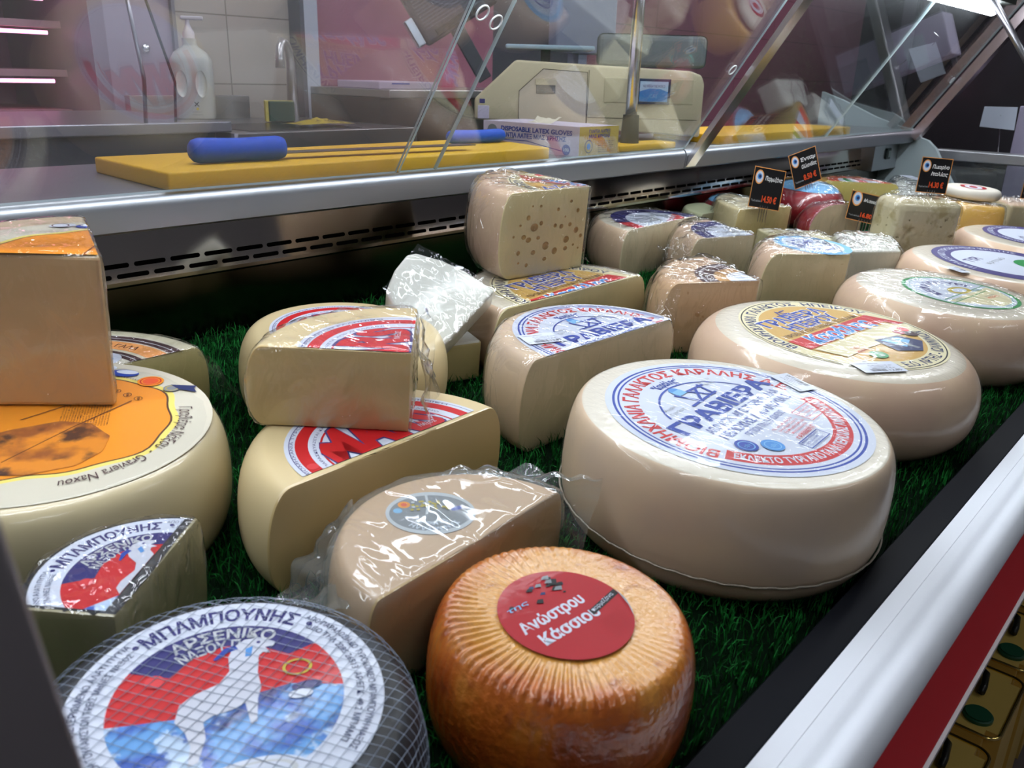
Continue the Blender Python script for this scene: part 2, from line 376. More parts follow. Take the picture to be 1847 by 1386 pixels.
def art_epirus():
    A = Art(); A.disc(1, 'cream'); A.ring(.965, .978, 'black'); 
    A.disc(.80, 'ochre')
    A.arc('ΒΙΟΜΗΧΑΝΙΑ ΓΑΛΑΚΤΟΣ  ΗΠΕΙΡΟΥ', .83, 181, 12, .10, 'nav2', .025)
    A.arc('9ο χλμ. Ε.Ο. ΑΡΤΗΣ - ΙΩΑΝΝΙΝΩΝ', .935, -140, -28, .10, 'nav2', .02, inward=True)
    A.text('ΓΡΑΒΙΕΡΑ', -.60, .52, .44, .16, 'white2', .055); A.text('ΗΠΕΙΡΟΥ', -.46, .46, .25, .15, 'white2', .055)
    A.text('ΓΡΑΒΙΕΡΑ', -.59, .51, .445, .15, 'blue', .03); A.text('ΗΠΕΙΡΟΥ', -.45, .45, .255, .14, 'blue', .03)
    for p in ([(-.16, .62), (.06, .62)], [(-.1, .62), (-.05, .72)], [(.02, .62), (-.04, .7)], [(.0, .7), (.08, .7)]): A.line(p, .016, 'blue')
    A.text('ΠΡΟΕΛΕΥΣΗ ΓΑΛΑΚΤΟΣ ΕΛΛΑΔΑ', -.7, .7, .165, .06, 'brown', .005)
    A.poly([(-.79, .12), (.79, .15), (.93, -.22), (.80, -.20), (.76, -.08), (-.79, -.12)], 'red')
    A.text('Καράλης', -.58, .6, -.085, .19, 'white2', .055, .15); A.text('Καράλης', -.57, .59, -.08, .18, 'lblue', .035, .15)
    A.poly([(-.76, -.14), (.74, -.12), (.72, -.34), (.3, -.42), (-.2, -.4), (-.66, -.42)], 'cream')
    A.poly([(.05, -.32), (.42, -.38), (.5, -.6), (.2, -.74), (-.04, -.6)], 'nav2'); A.poly([(.1, -.36), (.36, -.4), (.4, -.52), (.16, -.6)], 'sky'); A.poly([(.2, -.34), (.26, -.35), (.28, -.68), (.22, -.68)], 'grey')
    A.disc(.08, 'dbrown', .62, -.42); A.disc(.06, 'dred', .54, -.34); A.disc(.06, 'pinkred', .68, -.32)
    A.disc(.10, 'green', -.33, -.55, sy=.85); A.text('100% ΕΛΛ', -.4, -.26, -.53, .03, 'white2', 0); A.text('ΓΑΛΑ', -.38, -.28, -.6, .03, 'white2', 0)
    A.text('ΓΑΛΑ', -.42, -.28, -.36, .05, 'coral', .01); A.text('ΗΠΕΙΡΟΥ', -.46, -.26, -.43, .04, 'coral', .01)
    return A
def art_kefalotyri():
    A = Art(); A.disc(1, 'green'); A.disc(.93, 'white'); A.ring(.86, .872, 'teal')
    A.arc('ΚΕΦΑΛΟΤΥΡΙ', .52, 172, 14, .16, 'purple', .035)
    A.poly([(-.85, -.2), (.88, -.08), (.8, -.36), (.52, -.68), (.2, -.83), (-.2, -.84)], 'cream')
    A.line([(-.88, -.12), (.92, .0)], .02, 'green'); A.line([(-.85, -.3), (.6, -.2)], .02, 'green'); A.line([(-.1, -.18), (.1, -.82)], .015, 'green')
    A.text('ΓΑΛΑ', -.7, -.4, -.26, .08, 'teal', .01); A.text('ΕΛΛΑΔΑ', .3, .62, -.14, .08, 'teal', .01)
    A.disc(.3, 'gold', .1, .06, sy=.6); A.disc(.2, 'white', .1, .06, sy=.5); A.text('ΗΠΕΙΡΟΣ', .1, .5, -.5, .07, 'coral', 0)
    A.small(.15, .6, -.4, 1, .05, .04, 'grey', 3)
    return A
def art_arseniko():
    A = Art(); A.disc(1, 'white'); A.disc(.735, 'red')
    # navy cap, sea
    cap = [(.735*math.cos(math.radians(a)), .735*math.sin(math.radians(a))) for a in range(34, 147, 4)]
    A.poly(cap+[(-.36, .30), (-.2, .46), (.0, .53), (.2, .5), (.42, .34)], 'navy')
    sea = [(.735*math.cos(math.radians(a)), .735*math.sin(math.radians(a))) for a in range(184, 357, 4)]
    A.poly(sea+[(.4, .05), (.1, .0), (-.3, -.09)], 'sea')
    A.arc('ΜΠΑΜΠΟΥΝΗΣ', .80, 128, 53, .12, 'navy', .03); A.disc(.022, 'navy', -.575, .66); A.disc(.022, 'navy', .6, .63)
    A.arc('ΑΡΣΕΝΙΚΟ', .605, 122, 58, .095, 'lgrey', .025); A.arc('ΝΑΞΟΥ Π.Ο.Π.', .49, 124, 56, .09, 'lgrey', .022)
    A.arc('ΑΠΟ ΠΑΡΑΔΟΣΙΑΚΟ ΤΥΡΟΚΟΜΕΙΟ ΜΠΑΜΠΟΥΝΗ ΝΑΞΟΣ', .90, 50, -42, .045, 'nav2', .0); A.arc('ΔΕΟ ΤΗΛ 2285 26513  ΑΡ.ΕΓΚ. 49.2 ΜΠΑΜΠ', .82, 46, -40, .045, 'nav2', .0)
    A.arc('ΓΑΛΑ ΑΙΓΟΠΡΟΒΕΙΟ ΠΑΣΤΕΡΙΩΜΕΝΟ ΑΛΑΤΙ ΠΥΤΙΑ', .90, 225, 132, .045, 'nav2', .0); A.arc('ΩΡΙΜΑΝΣΗ ΤΟΥΛΑΧΙΣΤΟΝ ΤΡΕΙΣ ΜΗΝΕΣ ΝΑΞΟΣ', .82, 222, 135, .045, 'nav2', .0)
    # goat
    g = [(-.30, .02), (-.22, .09), (-.05, .16), (.02, .26), (.02, .40), (.06, .50), (.14, .56), (.24, .56), (.34, .49), (.33, .45), (.27, .45), (.30, .38), (.25, .40), (.22, .37), (.20, .20), (.21, .06), (.18, -.04),
         (.16, -.24), (.12, -.25), (.10, -.06), (.02, -.10), (-.10, -.12), (-.16, -.16), (-.15, -.3), (-.2, -.48), (-.26, -.5), (-.24, -.34), (-.27, -.22), (-.33, -.12)]
    A.add(g, tess(g), 'goat')
    A.poly([(.07, .52), (.0, .5), (-.08, .4), (-.06, .39), (.02, .45), (.09, .47)], 'blue'); A.poly([(.14, .46), (.19, .48), (.17, .38), (.13, .38)], 'lblue'); A.disc(.014, 'navy', .23, .51)
    A.ring(.08, .1, 'gold', cx=.46, cy=.19, sy=.8); A.disc(.06, 'pinkred', -.45, .28); A.disc(.1, 'navy', .5, 0, sy=.4); A.disc(.08, 'white', .45, -.07, sy=.5)
    A.disc(.3, 'white', .12, -.66, sy=.42); A.ring(.2, .24, 'lgrey', cx=.12, cy=-.66, sy=.4)
    return A
def art_orange():
    A = Art(); A.disc(1, 'dred')
    A.text('Ανώστρου', -.82, .45, .0, .2, 'white', .03, .12); A.text('Κάσσιου', -.74, .42, -.34, .2, 'white', .03, .12)
    A.poly([(.28, -.3), (.97, -.18), (.99, -.06), (.30, -.18)], 'black'); A.text('παρμεζάνα', .34, .9, -.25, .07, 'white', .0, rot=.17)
    r = random.Random(3)
    for k in range(26):
        x, y = r.gauss(.35, .26), r.gauss(.55, .14)
        if x*x+y*y > .75: continue
        w = r.uniform(.03, .1); A.poly([(x-w, y), (x, y+w*.6), (x+w, y+w*.2), (x+w*.3, y-w*.7)], r.choice(['black', 'nav2', 'grey', 'black']))
    A.text('της', -.7, -.3, .45, .08, 'sky', .01, .2)
    for k in range(6): A.small(.2, .8, -.45-.07*k, 1, .05, .025, 'dred', k)
    A.poly([(.72, -.68), (.86, -.46), (.95, -.3), (.99, -.1), (.93, -.36), (.82, -.56)], 'lgrey')
    return A
def art_mars():
    A = Art(); A.disc(1, 'white'); A.ring(.80, .91, 'red', -10, 190); A.ring(.68, .70, 'red', -10, 190); A.ring(.955, .962, 'purple'); 
    A.arc('ΒΙΟΜΗΧΑΝΙΑ ΤΥΡΟΚΟΜΙΚΩΝ ΠΡΟΪΟΝΤΩΝ ΕΛΛΗΝΙΚΗ', .925, 178, 20, .026, 'purple', 0)
    A.arc('ΠΑΡΑΣΚΕΥΑΖΕΤΑΙ ΚΑΙ ΣΥΣΚΕΥΑΖΕΤΑΙ ΑΠΟ ΑΓΕΛΑΔΙΝΟ', .735, 176, 20, .024, 'purple', 0)
    def wp(x0, w, hh, m):
        def f(v):
            v = v.copy(); X = x0+v[:, 0]; e = np.sqrt(np.clip(.66**2-(X*.92)**2, .02, 1)); v[:, 1] = v[:, 1]/hh*(e-.07)*m; return v
        return f
    A.text('MARS', -.66, .64, .055, .5, 'purple', .075, 0, warp=wp(-.66, 1.3, .5, 1.0))
    A.text('MARS', -.645, .625, .065, .5, 'red', .055, 0, warp=wp(-.645, 1.27, .5, .96))
    A.disc(.05, 'pinkred', -.84, .14); A.text('ΒΙΟΜΗΧΑΝΙΑ ΓΑΛΑΚΤΟΣ ΑΓΕΛΑΔΟΣ ΕΛΛΗΝΙΚΗ', -.72, .72, .022, .02, 'purple', 0)
    A.text('ΝΑΞΟΣ', .35, .55, .12, .05, 'white', .01)
    return A
def art_sanm():
    A = Art(); A.disc(1, 'lgrey', sy=.88); A.disc(.92, 'grey', sy=.8)
    A.arc('San Michali', .38, 130, 50, .13, 'white', .02); A.arc('ΣΑΝ ΜΙΧΑΛΗ', .6, 140, 40, .13, 'white', .02)
    A.disc(.14, 'orange', .55, -.38); A.disc(.07, 'coral', .55, -.38); A.disc(.15, 'blue', -.6, -.1, sy=.5, rot=.4); A.disc(.1, 'sky', .72, -.14)
    A.line([(.0, -.7), (.02, -.3), (.1, .05)], .06, 'lgrey'); A.line([(.02, -.3), (-.2, -.02)], .04, 'lgrey')
    r = random.Random(8)
    for k in range(30): A.disc(.045, r.choice(['gold', 'gold', 'lgrey']), r.uniform(-.5, .45), r.uniform(-.5, -.05), n=6)
    return A
def art_naxos():
    A = Art(); A.disc(1, 'paper', n=90)
    def blob(k, s, x0=0): return [(k*(1+.03*math.sin(5*a)+.02*math.sin(11*a+1)+(.10*max(0, math.cos(a-math.radians(-85)))))*math.cos(a), k*(1+.03*math.sin(5*a)+.02*math.sin(11*a+1)+(.10*max(0, math.cos(a-math.radians(-85)))))*math.sin(a)) for a in [2*PI*j/90 for j in range(90)]]
    A.poly(blob(.735, 1), 'yellow'); A.poly(blob(.70, 1), 'brown'); A.poly(blob(.688, 1), 'orange')
    r = random.Random(5)
    for k in range(40):   # rows of dark print
        A.small(-.1, .3, -.12-.016*k, 1, .02, .009, 'brown', k) if k < 18 else None
    A.poly([(-.60, -.28), (-.45, -.40), (-.25, -.42), (-.06, -.30), (.0, -.12), (-.08, .12), (-.2, .34), (-.45, .45), (-.64, .2), (-.67, -.05)], 'engrave')
    A.line([(-.5, .1), (-.1, -.2), (.25, -.5)], .008, 'brown'); A.line([(.05, .1), (.33, -.25)], .008, 'brown')
    for k in range(3): A.ring(.028, .033, 'brown', cx=.36-.07*k+.06, cy=-.40-.07*k, sy=.8); A.text('ποπ', .34-.07*k+.06, .38-.07*k+.06, -.41-.07*k, .02, 'brown', .0)
    A.arc('Γραβιέρα Νάξου  -  Graviera Naxou', .80, -82, -165, .075, 'dbrown', .0, shear=.3)
    A.disc(.10, 'blue', .73, -.42, sy=.6, rot=1.2); A.disc(.075, 'white', .745, -.44, sy=.45, rot=1.2); A.disc(.09, 'white', .85, -.28, sy=.6, rot=1.2); A.ring(.05, .06, 'brown', cx=.86, cy=-.27)
    A.arc('ΓΑΛΑ ΕΛΛΑΔΑΣ', .77, -28, -45, .02, 'brown', 0)
    A.disc(.085, 'orange', .56, -.60); A.ring(.06, .07, 'red', cx=.56, cy=-.60); A.disc(.052, 'coral', .56, -.60)
    A.disc(.055, 'grey', .42, -.74); A.ring(.035, .042, 'gold', cx=.42, cy=-.74); A.poly([(.40, -.78), (.48, -.73), (.44, -.90), (.40, -.88), (.33, -.90)], 'nav2')
    return A
def tess(pts):
    from mathutils.geometry import tessellate_polygon
    return [tuple(t) for t in tessellate_polygon([[Vector((x, y, 0)) for x, y in pts]])]

# price sticker
def sticker(t, z, x, y, rot, w=.045, h=.026):
    A = Art(); A.rect(-w/2, w/2, -h/2, h/2, 'white')
    A.text('ΓΡΑΒΙΕΡΑ ΚΑΡΑΛΗ', -w*.45, w*.1, h*.28, h*.1, 'black', .0); A.small(-w*.2, w*.42, h*.12, 3, h*.13, h*.06, 'black', 2)
    r = random.Random(1); xx = -w*.3
    while xx < w*.05:
        q = r.uniform(.0005, .0012); A.rect(xx, xx+q, -h*.42, -h*.2, 'black'); A.layer -= 1; xx += q+r.uniform(.0006, .0012)
    A.text('12,85', w*.12, w*.4, -h*.4, h*.16, 'black', .0)
    A.build('price_sticker', t, z, 1, rot, off=(x, y), z0=.0022)

# ================================================================== FRONT ROW
t, b = cheese('round_cheese', 'whole pale cheese wheel with blue-ringed white label and red arc lettering', 'cheese', .713, .150, 0, .147, .118, pale, bulge=.010, fr=.005, frb=.02)
art_karali().build('label', t, .118, .1277, math.radians(2.6), off=(.006, -.0025))
sticker(t, .118, .126, -.006, math.radians(70))
bm = bmesh.new()   # the crimped seam of its shrink wrap round the lower side
add_tube(bm, [(.1575*math.cos(a), .1575*math.sin(a), .030+.0005*math.sin(a*37)+.0003*math.sin(a*83)) for a in [2*PI*k/260 for k in range(260)]], .0010, 5, closed=True)
o = obj('wrap_seam', bm, mat('seam_film', S(160, 150, 136), rough=.25, bump=.5, bscale=400), t, smooth=True)
wrap(t, b, shrink, off=.0014, amp=.0006, freq=22, vox=.006, seed=1, stretch=(1, 1, .6))

t, b = cheese('round_cheese', 'large pale cheese wheel with round yellow label and red band, behind the blue-ringed wheel', 'cheese', 1.085, .193, 0, .166, .108, pale2, bulge=.018, fr=.03)
art_epirus().build('label', t, .108, .1331, math.radians(-6), off=(.014, 0))
sticker(t, .108, -.085, -.085, math.radians(-32), .06, .032)
wrap(t, b, shrink, off=.0014, amp=.0009, freq=24, vox=.006, seed=2, stretch=(1, 1, 1))

t, b = cheese('round_cheese', 'pale wrapped cheese wheel with green-ringed round label, near the right edge', 'cheese', 1.462, .165, 0, .150, .11, pale2, bulge=.014, fr=.025)
art_kefalotyri().build('label', t, .11, .0883, math.radians(-9.3), off=(.016, -.017))
wrap(t, b, film('front_crinkle', bump=.4, fac=.55, rough=.04), off=.0015, amp=.0015, freq=26, vox=.006, seed=3)
def art_purple(green=True):
    A = Art(); A.disc(1, 'purple'); A.disc(.74, 'white'); A.text('ΤΥΡΙ', -.5, -.1, .3, .14, 'purple', .03); A.text('κρητικό', -.35, .3, .12, .08, 'grey', .0)
    A.arc('ΠΑΡΑΔΟΣΙΑΚΟ ΤΥΡΟΚΟΜΕΙΟ ΚΡΗΤΗΣ', .82, 170, 10, .09, 'white', .01)
    if green:
        A.disc(.34, 'green', .3, -.34); A.text('ΓΑΛΑ', .12, .48, -.4, .1, 'sky', .02)
    return A
t, b = cheese('round_cheese', 'pale cheese wheel with thick purple-ringed label and green spot', 'cheese', 1.85, .180, 0, .165, .098, pale2, bulge=.012, fr=.024)
art_purple().build('label', t, .098, .138, math.radians(-4), off=(.02, -.016)); 
t2, b2 = t, b
sticker(t, .098, -.15, .03, math.radians(60), .04, .024)
t, b = cheese('round_cheese', 'farthest cheese wheel with purple-ringed label at the right edge', 'cheese', 2.23, .19, 0, .16, .098, pale2, bulge=.012, fr=.024)
art_purple(False).build('label', t, .098, .125, math.radians(30), off=(.03, -.01))

# orange wheel
def orange_mat():
    m = bpy.data.materials.new('smoked_rind'); N, L = nodes(m); b = N['Principled BSDF']; tc = N.new('ShaderNodeTexCoord')
    sx = N.new('ShaderNodeSeparateXYZ'); L.new(tc.outputs['Object'], sx.inputs[0])
    cx_ = N.new('ShaderNodeCombineXYZ'); L.new(sx.outputs[0], cx_.inputs[0]); L.new(sx.outputs[1], cx_.inputs[1])
    ln = N.new('ShaderNodeVectorMath'); ln.operation = 'LENGTH'; L.new(cx_.outputs[0], ln.inputs[0])
    nz = N.new('ShaderNodeTexNoise'); nz.inputs['Scale'].default_value = 28; nz.inputs['Detail'].default_value = 6; L.new(tc.outputs['Object'], nz.inputs[0])
    ma = N.new('ShaderNodeMath'); ma.operation = 'MULTIPLY_ADD'; ma.inputs[1].default_value = .06; L.new(nz.outputs[0], ma.inputs[0]); L.new(ln.outputs['Value'], ma.inputs[2])
    cr = N.new('ShaderNodeValToRGB'); e = cr.color_ramp.elements; e[0].position = 0; e[0].color = (*S(222, 166, 76), 1); e[1].position = 1; e[1].color = (*S(156, 66, 18), 1)
    e.new(.72).color = (*S(212, 150, 64), 1); e.new(.90).color = (*S(184, 96, 28), 1)
    mr = N.new('ShaderNodeMapRange'); mr.inputs[2].default_value = .128; L.new(ma.outputs[0], mr.inputs[0]); L.new(mr.outputs[0], cr.inputs[0])
    n2 = N.new('ShaderNodeTexNoise'); n2.inputs['Scale'].default_value = 60; n2.inputs['Detail'].default_value = 8; L.new(tc.outputs['Object'], n2.inputs[0])
    m3 = N.new('ShaderNodeMapRange'); m3.inputs[1].default_value = .58; m3.inputs[2].default_value = .75; L.new(n2.outputs[0], m3.inputs[0])
    mx = N.new('ShaderNodeMix'); mx.data_type = 'RGBA'; L.new(m3.outputs[0], mx.inputs[0]); L.new(cr.outputs[0], mx.inputs[6]); mx.inputs[7].default_value = (*S(140, 62, 20), 1)
    L.new(mx.outputs[2], b.inputs['Base Color'])
    b.inputs['Roughness'].default_value = .35; b.inputs['Coat Weight'].default_value = .9; b.inputs['Coat Roughness'].default_value = .08
    n4 = N.new('ShaderNodeTexNoise'); n4.inputs['Scale'].default_value = 160; n4.inputs['Detail'].default_value = 4; L.new(tc.outputs['Object'], n4.inputs[0])
    bp = N.new('ShaderNodeBump'); bp.inputs['Strength'].default_value = .8; bp.inputs['Distance'].default_value = .0018; L.new(n4.outputs[0], bp.inputs['Height'])
    L.new(bp.outputs[0], b.inputs['Normal']); L.new(bp.outputs[0], b.inputs['Coat Normal'])
    return m
t = thing('smoked_round_cheese', 'small glossy orange-brown smoked cheese wheel with round red label', 'cheese'); place(t, .385, .0905, 0)
bm = cheese_bm(.0855, .09, bulge=.005, fr=.011, seg=720)
for v in bm.verts:     # pleats pressed into the rind by the cloth
    r = math.hypot(v.co.x, v.co.y)
    if r > .045 and v.co.z > .03:
        a = math.atan2(v.co.y, v.co.x); w = min(1, (r-.045)/.02)*(.5+.5*math.cos(a-2.9))
        v.co.z += .0011*w*math.sin(a*74+2*noise.noise(Vector((a*3, 0, 0)))) if v.co.z > .085 else 0
        k = 1+.0022*w*math.sin(a*74) if v.co.z <= .085 else 1
        v.co.x *= k; v.co.y *= k
ob = obj('body', bm, orange_mat(), t, smooth=True)
art_orange().build('label', t, .0905, .0455, math.radians(-5), off=(-.002, -.001), z0=.0014)

# netted dark wheel
t, b = cheese('netted_round_cheese', 'black-rinded cheese wheel in white netting with white goat on red and blue label', 'cheese', .181, .166, 0, .104, .09, mat('black_rind', S(20, 22, 28), rough=.6, coat=.15, coat_rough=.12, bump=.9, bscale=110, spots=(S(44, 50, 60), 60, .5, .7)), bulge=.007, fr=.016)
art_arseniko().build('label', t, .09, .0848, math.radians(-28), off=(.004, .004), z0=.0008)
bm = bmesh.new(); net_r = .0002
prof = lambda s: ((s, .0918) if s < .090 else ((.090+.016*math.sin(min(PI/2, (s-.090)/.016)), .0918-.016*(1-math.cos(min(PI/2, (s-.090)/.016)))) if s < .115 else (.106+.006*math.sin(min(1, (s-.115)/.06)*PI), .0758-(s-.115))))
for fam in (0, 1):
    ang = math.radians(20+90*fam+(8 if fam else 0)); d = Vector((math.cos(ang), math.sin(ang))); n_ = Vector((-d.y, d.x))
    for k in range(-19, 20):
        off_ = k*.0068; seg = []
        for j in range(-34, 35):
            s_ = j*.0052; wob = .0012*noise.noise(Vector((s_*40, off_*60, fam*3)))
            p = d*s_+n_*(off_+wob); rr = p.length
            if rr > .172: 
                continue
            q = prof(rr); dirn = p.normalized() if rr > 1e-5 else Vector((1, 0))
            seg.append((dirn.x*q[0], dirn.y*q[0], max(.002, q[1])))
        if len(seg) > 2: add_tube(bm, seg, net_r, 3, cap=False)
obj('netting', bm, mat('net_thread', S(140, 152, 172), rough=.4), t)['label'] = 'fine white netting'

t, b = cheese('cheese_wedge', 'black-rinded wedge in film with goat on red and blue label, behind the netted cheese', 'cheese', .206, .301, 0, .078, .092, MATS['black_rind'], mat('grey_green_paste', S(150, 142, 104), rough=.4, coat=.7, coat_rough=.08, bump=.2, sss=.12), bulge=.004, fr=.006,
              cuts=[(0, 0, math.sin(math.radians(36)), -math.cos(math.radians(36))), (-.034, -.025, -math.cos(math.radians(40)), -math.sin(math.radians(40)))])
art_arseniko().build('label', t, .092, .0705, math.radians(2), cuts=[(-.0047, .0065, math.sin(math.radians(36)), -math.cos(math.radians(36))), (-.030, -.0235, -math.cos(math.radians(40)), -math.sin(math.radians(40)))])
wrap(t, b, film_t, off=.001, amp=.0025, freq=30, vox=.0035, seed=50)
# ================================================================== LEFT PART
def film_sheet_world(name, label, pts, m, seed, amp=.006, fold=25):
    pass
tan = mat('tan_rind', S(200, 164, 128), rough=.45, coat=.4, coat_rough=.1, bump=.2, bscale=18, sss=.15)
tan_paste = mat('tan_paste', S(206, 170, 112), rough=.45, coat=.5, coat_rough=.12, bump=.3, bscale=20, sss=.15)
t, b = cheese('half_round_cheese', 'half tan cheese wheel with small oval grey label in a loose vacuum bag', 'cheese', .407, .191, 0, .108, .087, tan, tan_paste, bulge=.004, fr=.008, cuts=[(0, 0, .05, -1)], rz=0)
art_sanm().build('label', t, .087, .0355, math.radians(146), off=(-.001, .052))
wrap(t, b, bag_m, off=.0022, amp=.004, freq=16, vox=.006, name='vacuum_bag', seed=5, stretch=(1, 1, 1))
o = sheet('bag_flap', t, [(.06, .10, .084), (.150, -.005, .088), (.118, -.012, .006), (.075, .085, .01)], bag_m, 16, .006, 2); o['label'] = 'sealed corner of the clear bag'
o = sheet('bag_flap', t, [(-.03, .106, .084), (-.104, .005, .078), (-.135, .10, .014), (-.07, .132, .03)], bag_m, 18, .009, 7); o['label'] = 'crumpled open end of the clear bag'
o = sheet('bag_flap', t, [(.045, .098, .088), (.104, .03, .088), (.152, -.004, .09), (.11, .075, .078)], bag_m, 14, .006, 9); o['label'] = 'top edge of the clear bag'

t, b = cheese('half_round_cheese', 'half butter-yellow cheese wheel lying flat, with red lettering on white semicircular label', 'cheese', .4505, .332, 0, .132, .10, yellow_rind, yellow_paste, bulge=.006, fr=.018, cuts=[(0, -.003, .01, -1)], rz=.6)
am = art_mars(); am.build('label', t, .10, .1, 0, cuts=[(0, .003, 0, -1)], off=(0, -.003))
tm = t
t, b = cheese('cheese_quarter', 'yellow cheese quarter in film standing on the half wheel with red lettering', 'cheese', .469, .341, .1012, .136, .075, yellow_rind, yellow_paste, bulge=.006, fr=.010, cuts=sector(47, 137), rz=-2)
am.build('label', t, .075, .098, math.radians(47), cuts=[(.002, .002, math.sin(math.radians(47)), -math.cos(math.radians(47))), (0, .002, -math.sin(math.radians(137)), math.cos(math.radians(137)))])
wrap(t, b, film_m, off=.0015, amp=.003, freq=22, vox=.005, seed=6, stretch=(1, 1, 1))
o = sheet('film_edge', t, [(.096, .094, .075), (.004, -.004, .074), (.012, -.012, .004), (.105, .086, .004)], film_m, 14, .006, 4); o['label'] = 'loose film hanging at the cut side'
t, b = cheese('round_cheese', 'yellow cheese wheel with red-ringed label behind the wrapped yellow quarter', 'cheese', .600, .598, 0, .118, .098, yellow_rind, yellow_paste, bulge=.006, fr=.018)
am.build('label', t, .098, .088, math.radians(-8))

t, b = cheese('round_cheese', 'yellow cheese wheel with large orange label and brown handwriting around its rim', 'cheese', .229, .538, 0, .146, .105, mat('cream_rind', S(212, 196, 156), rough=.4, coat=.6, coat_rough=.08, bump=.1, bscale=20, sss=.15), bulge=.008, fr=.014)
art_naxos().build('label', t, .105, .139, math.radians(59.8), off=(.004, .004))
wrap(t, b, shrink, off=.0012, amp=.0006, freq=16, vox=.006, seed=8)

# big wrapped block on top
def wedge_block(name, label, pts, H, u, v, h, rz, rind, paste, bev=.003, cap=1):
    t = thing(name, label, 'cheese'); place(t, u, v, h, math.radians(rz))
    bm = prism(pts, 0, H, bev=bev); bmesh.ops.recalc_face_normals(bm, faces=bm.faces)
    me = bpy.data.meshes.new('body'); bm.to_mesh(me); bm.free(); o = obj('body', me, [rind, paste], t)
    for p in me.polygons: p.material_index = 0 if abs(p.normal.z) > .7 else 1
    return t, o

R_ = .153; c72 = [(R_*math.cos(math.radians(a)), R_*math.sin(math.radians(a))) for a in range(71, 146, 5)]
t, b = wedge_block('cheese_wedge', 'tall wrapped cheese wedge with orange label on top, standing on the orange-labelled wheel', [(0, 0)]+c72, .137, .2955, .533, .1062, 0,
                   mat('cream_top', S(214, 194, 160), rough=.4, coat=.6, bump=.1, sss=.1), mat('firm_paste', S(204, 172, 130), rough=.42, coat=.7, coat_rough=.07, bump=.35, bscale=16, bstretch=(1, 1, 2), sss=.15), bev=.004)
art_naxos().build('label', t, .137, .124, math.radians(100), cuts=[(0, .004, math.sin(math.radians(71)), -math.cos(math.radians(71))), (0, .002, -math.sin(math.radians(144)), math.cos(math.radians(144)))])
wrap(t, b, film_m, off=.0012, amp=.002, freq=16, vox=.005, seed=11, stretch=(1, 1, 1))

def art_ribbon():
    A = Art(); A.disc(1, 'paper'); A.ring(.86, .97, 'dbrown'); A.ring(.66, .84, 'porange'); A.ring(.52, .62, 'dbrown')
    A.ring(.905, .915, 'lgrey'); A.ring(.565, .575, 'lgrey')
    A.arc('ΠΑΡΑΔΟΣΙΑΚΟ ΤΥΡΙ ΑΠΟ ΓΑΛΑ', .71, 120, 20, .07, 'brown', .01); A.disc(.22, 'white', .3, .2, sy=.7); A.ring(.13, .15, 'lblue', cx=.3, cy=.2, sy=.8)
    return A
t, b = cheese('half_round_cheese', 'half wheel in film with brown-edged orange ribbon label, behind the orange-labelled wheel', 'cheese', .306, .664, 0, .150, .088, mat('green_cream_rind', S(212, 206, 176), rough=.4, coat=.6, bump=.15, sss=.1),
              mat('green_cream_paste', S(178, 168, 116), rough=.4, coat=.6, bump=.2, sss=.15), bulge=.004, fr=.014, cuts=[(0, 0, .02, -1)])
art_ribbon().build('label', t, .088, .125, 0, cuts=[(0, .002, 0, -1)])
wrap(t, b, film_m, off=.0015, amp=.002, freq=20, vox=.005, seed=12)
o = sheet('film_tail', t, [(.12, .06, .086), (.146, .0, .085), (.185, -.02, .02), (.178, .04, .01)], bag_m, 14, .005, 13); o['label'] = 'loose end of the film'

t, b = cheese('half_round_cheese', 'half pale cheese wheel in film with blue-ringed white label cut across', 'cheese', .803, .360, 0, .134, .113, pale, paste_pale, bulge=.010, fr=.010, cuts=[(0, 0, -.05, -1)], rz=0)
art_karali().build('label', t, .113, .120, math.radians(-3.4), cuts=[(0, .001, -.05, -1)], off=(.012, .004))
sticker(t, .113, -.07, .045, math.radians(-20), .05, .03)
wrap(t, b, film_m, off=.0015, amp=.0015, freq=24, vox=.005, seed=14, stretch=(1, 1, .35))

t, b = cheese('half_round_cheese', 'half pale wheel with yellow and red label, lying under the cheese full of holes', 'cheese', .978, .536, 0, .168, .098, pale2, mat('olive_paste', S(206, 194, 146), rough=.45, coat=.6, bump=.3, bscale=24, sss=.12), bulge=.010, fr=.018, cuts=[(0, 0, -.02, -1)])
art_epirus().build('label', t, .098, .135, math.radians(4), cuts=[(0, .002, -.02, -1)], off=(.004, .0))
wrap(t, b, film_m, off=.0015, amp=.0015, freq=24, vox=.006, seed=15)

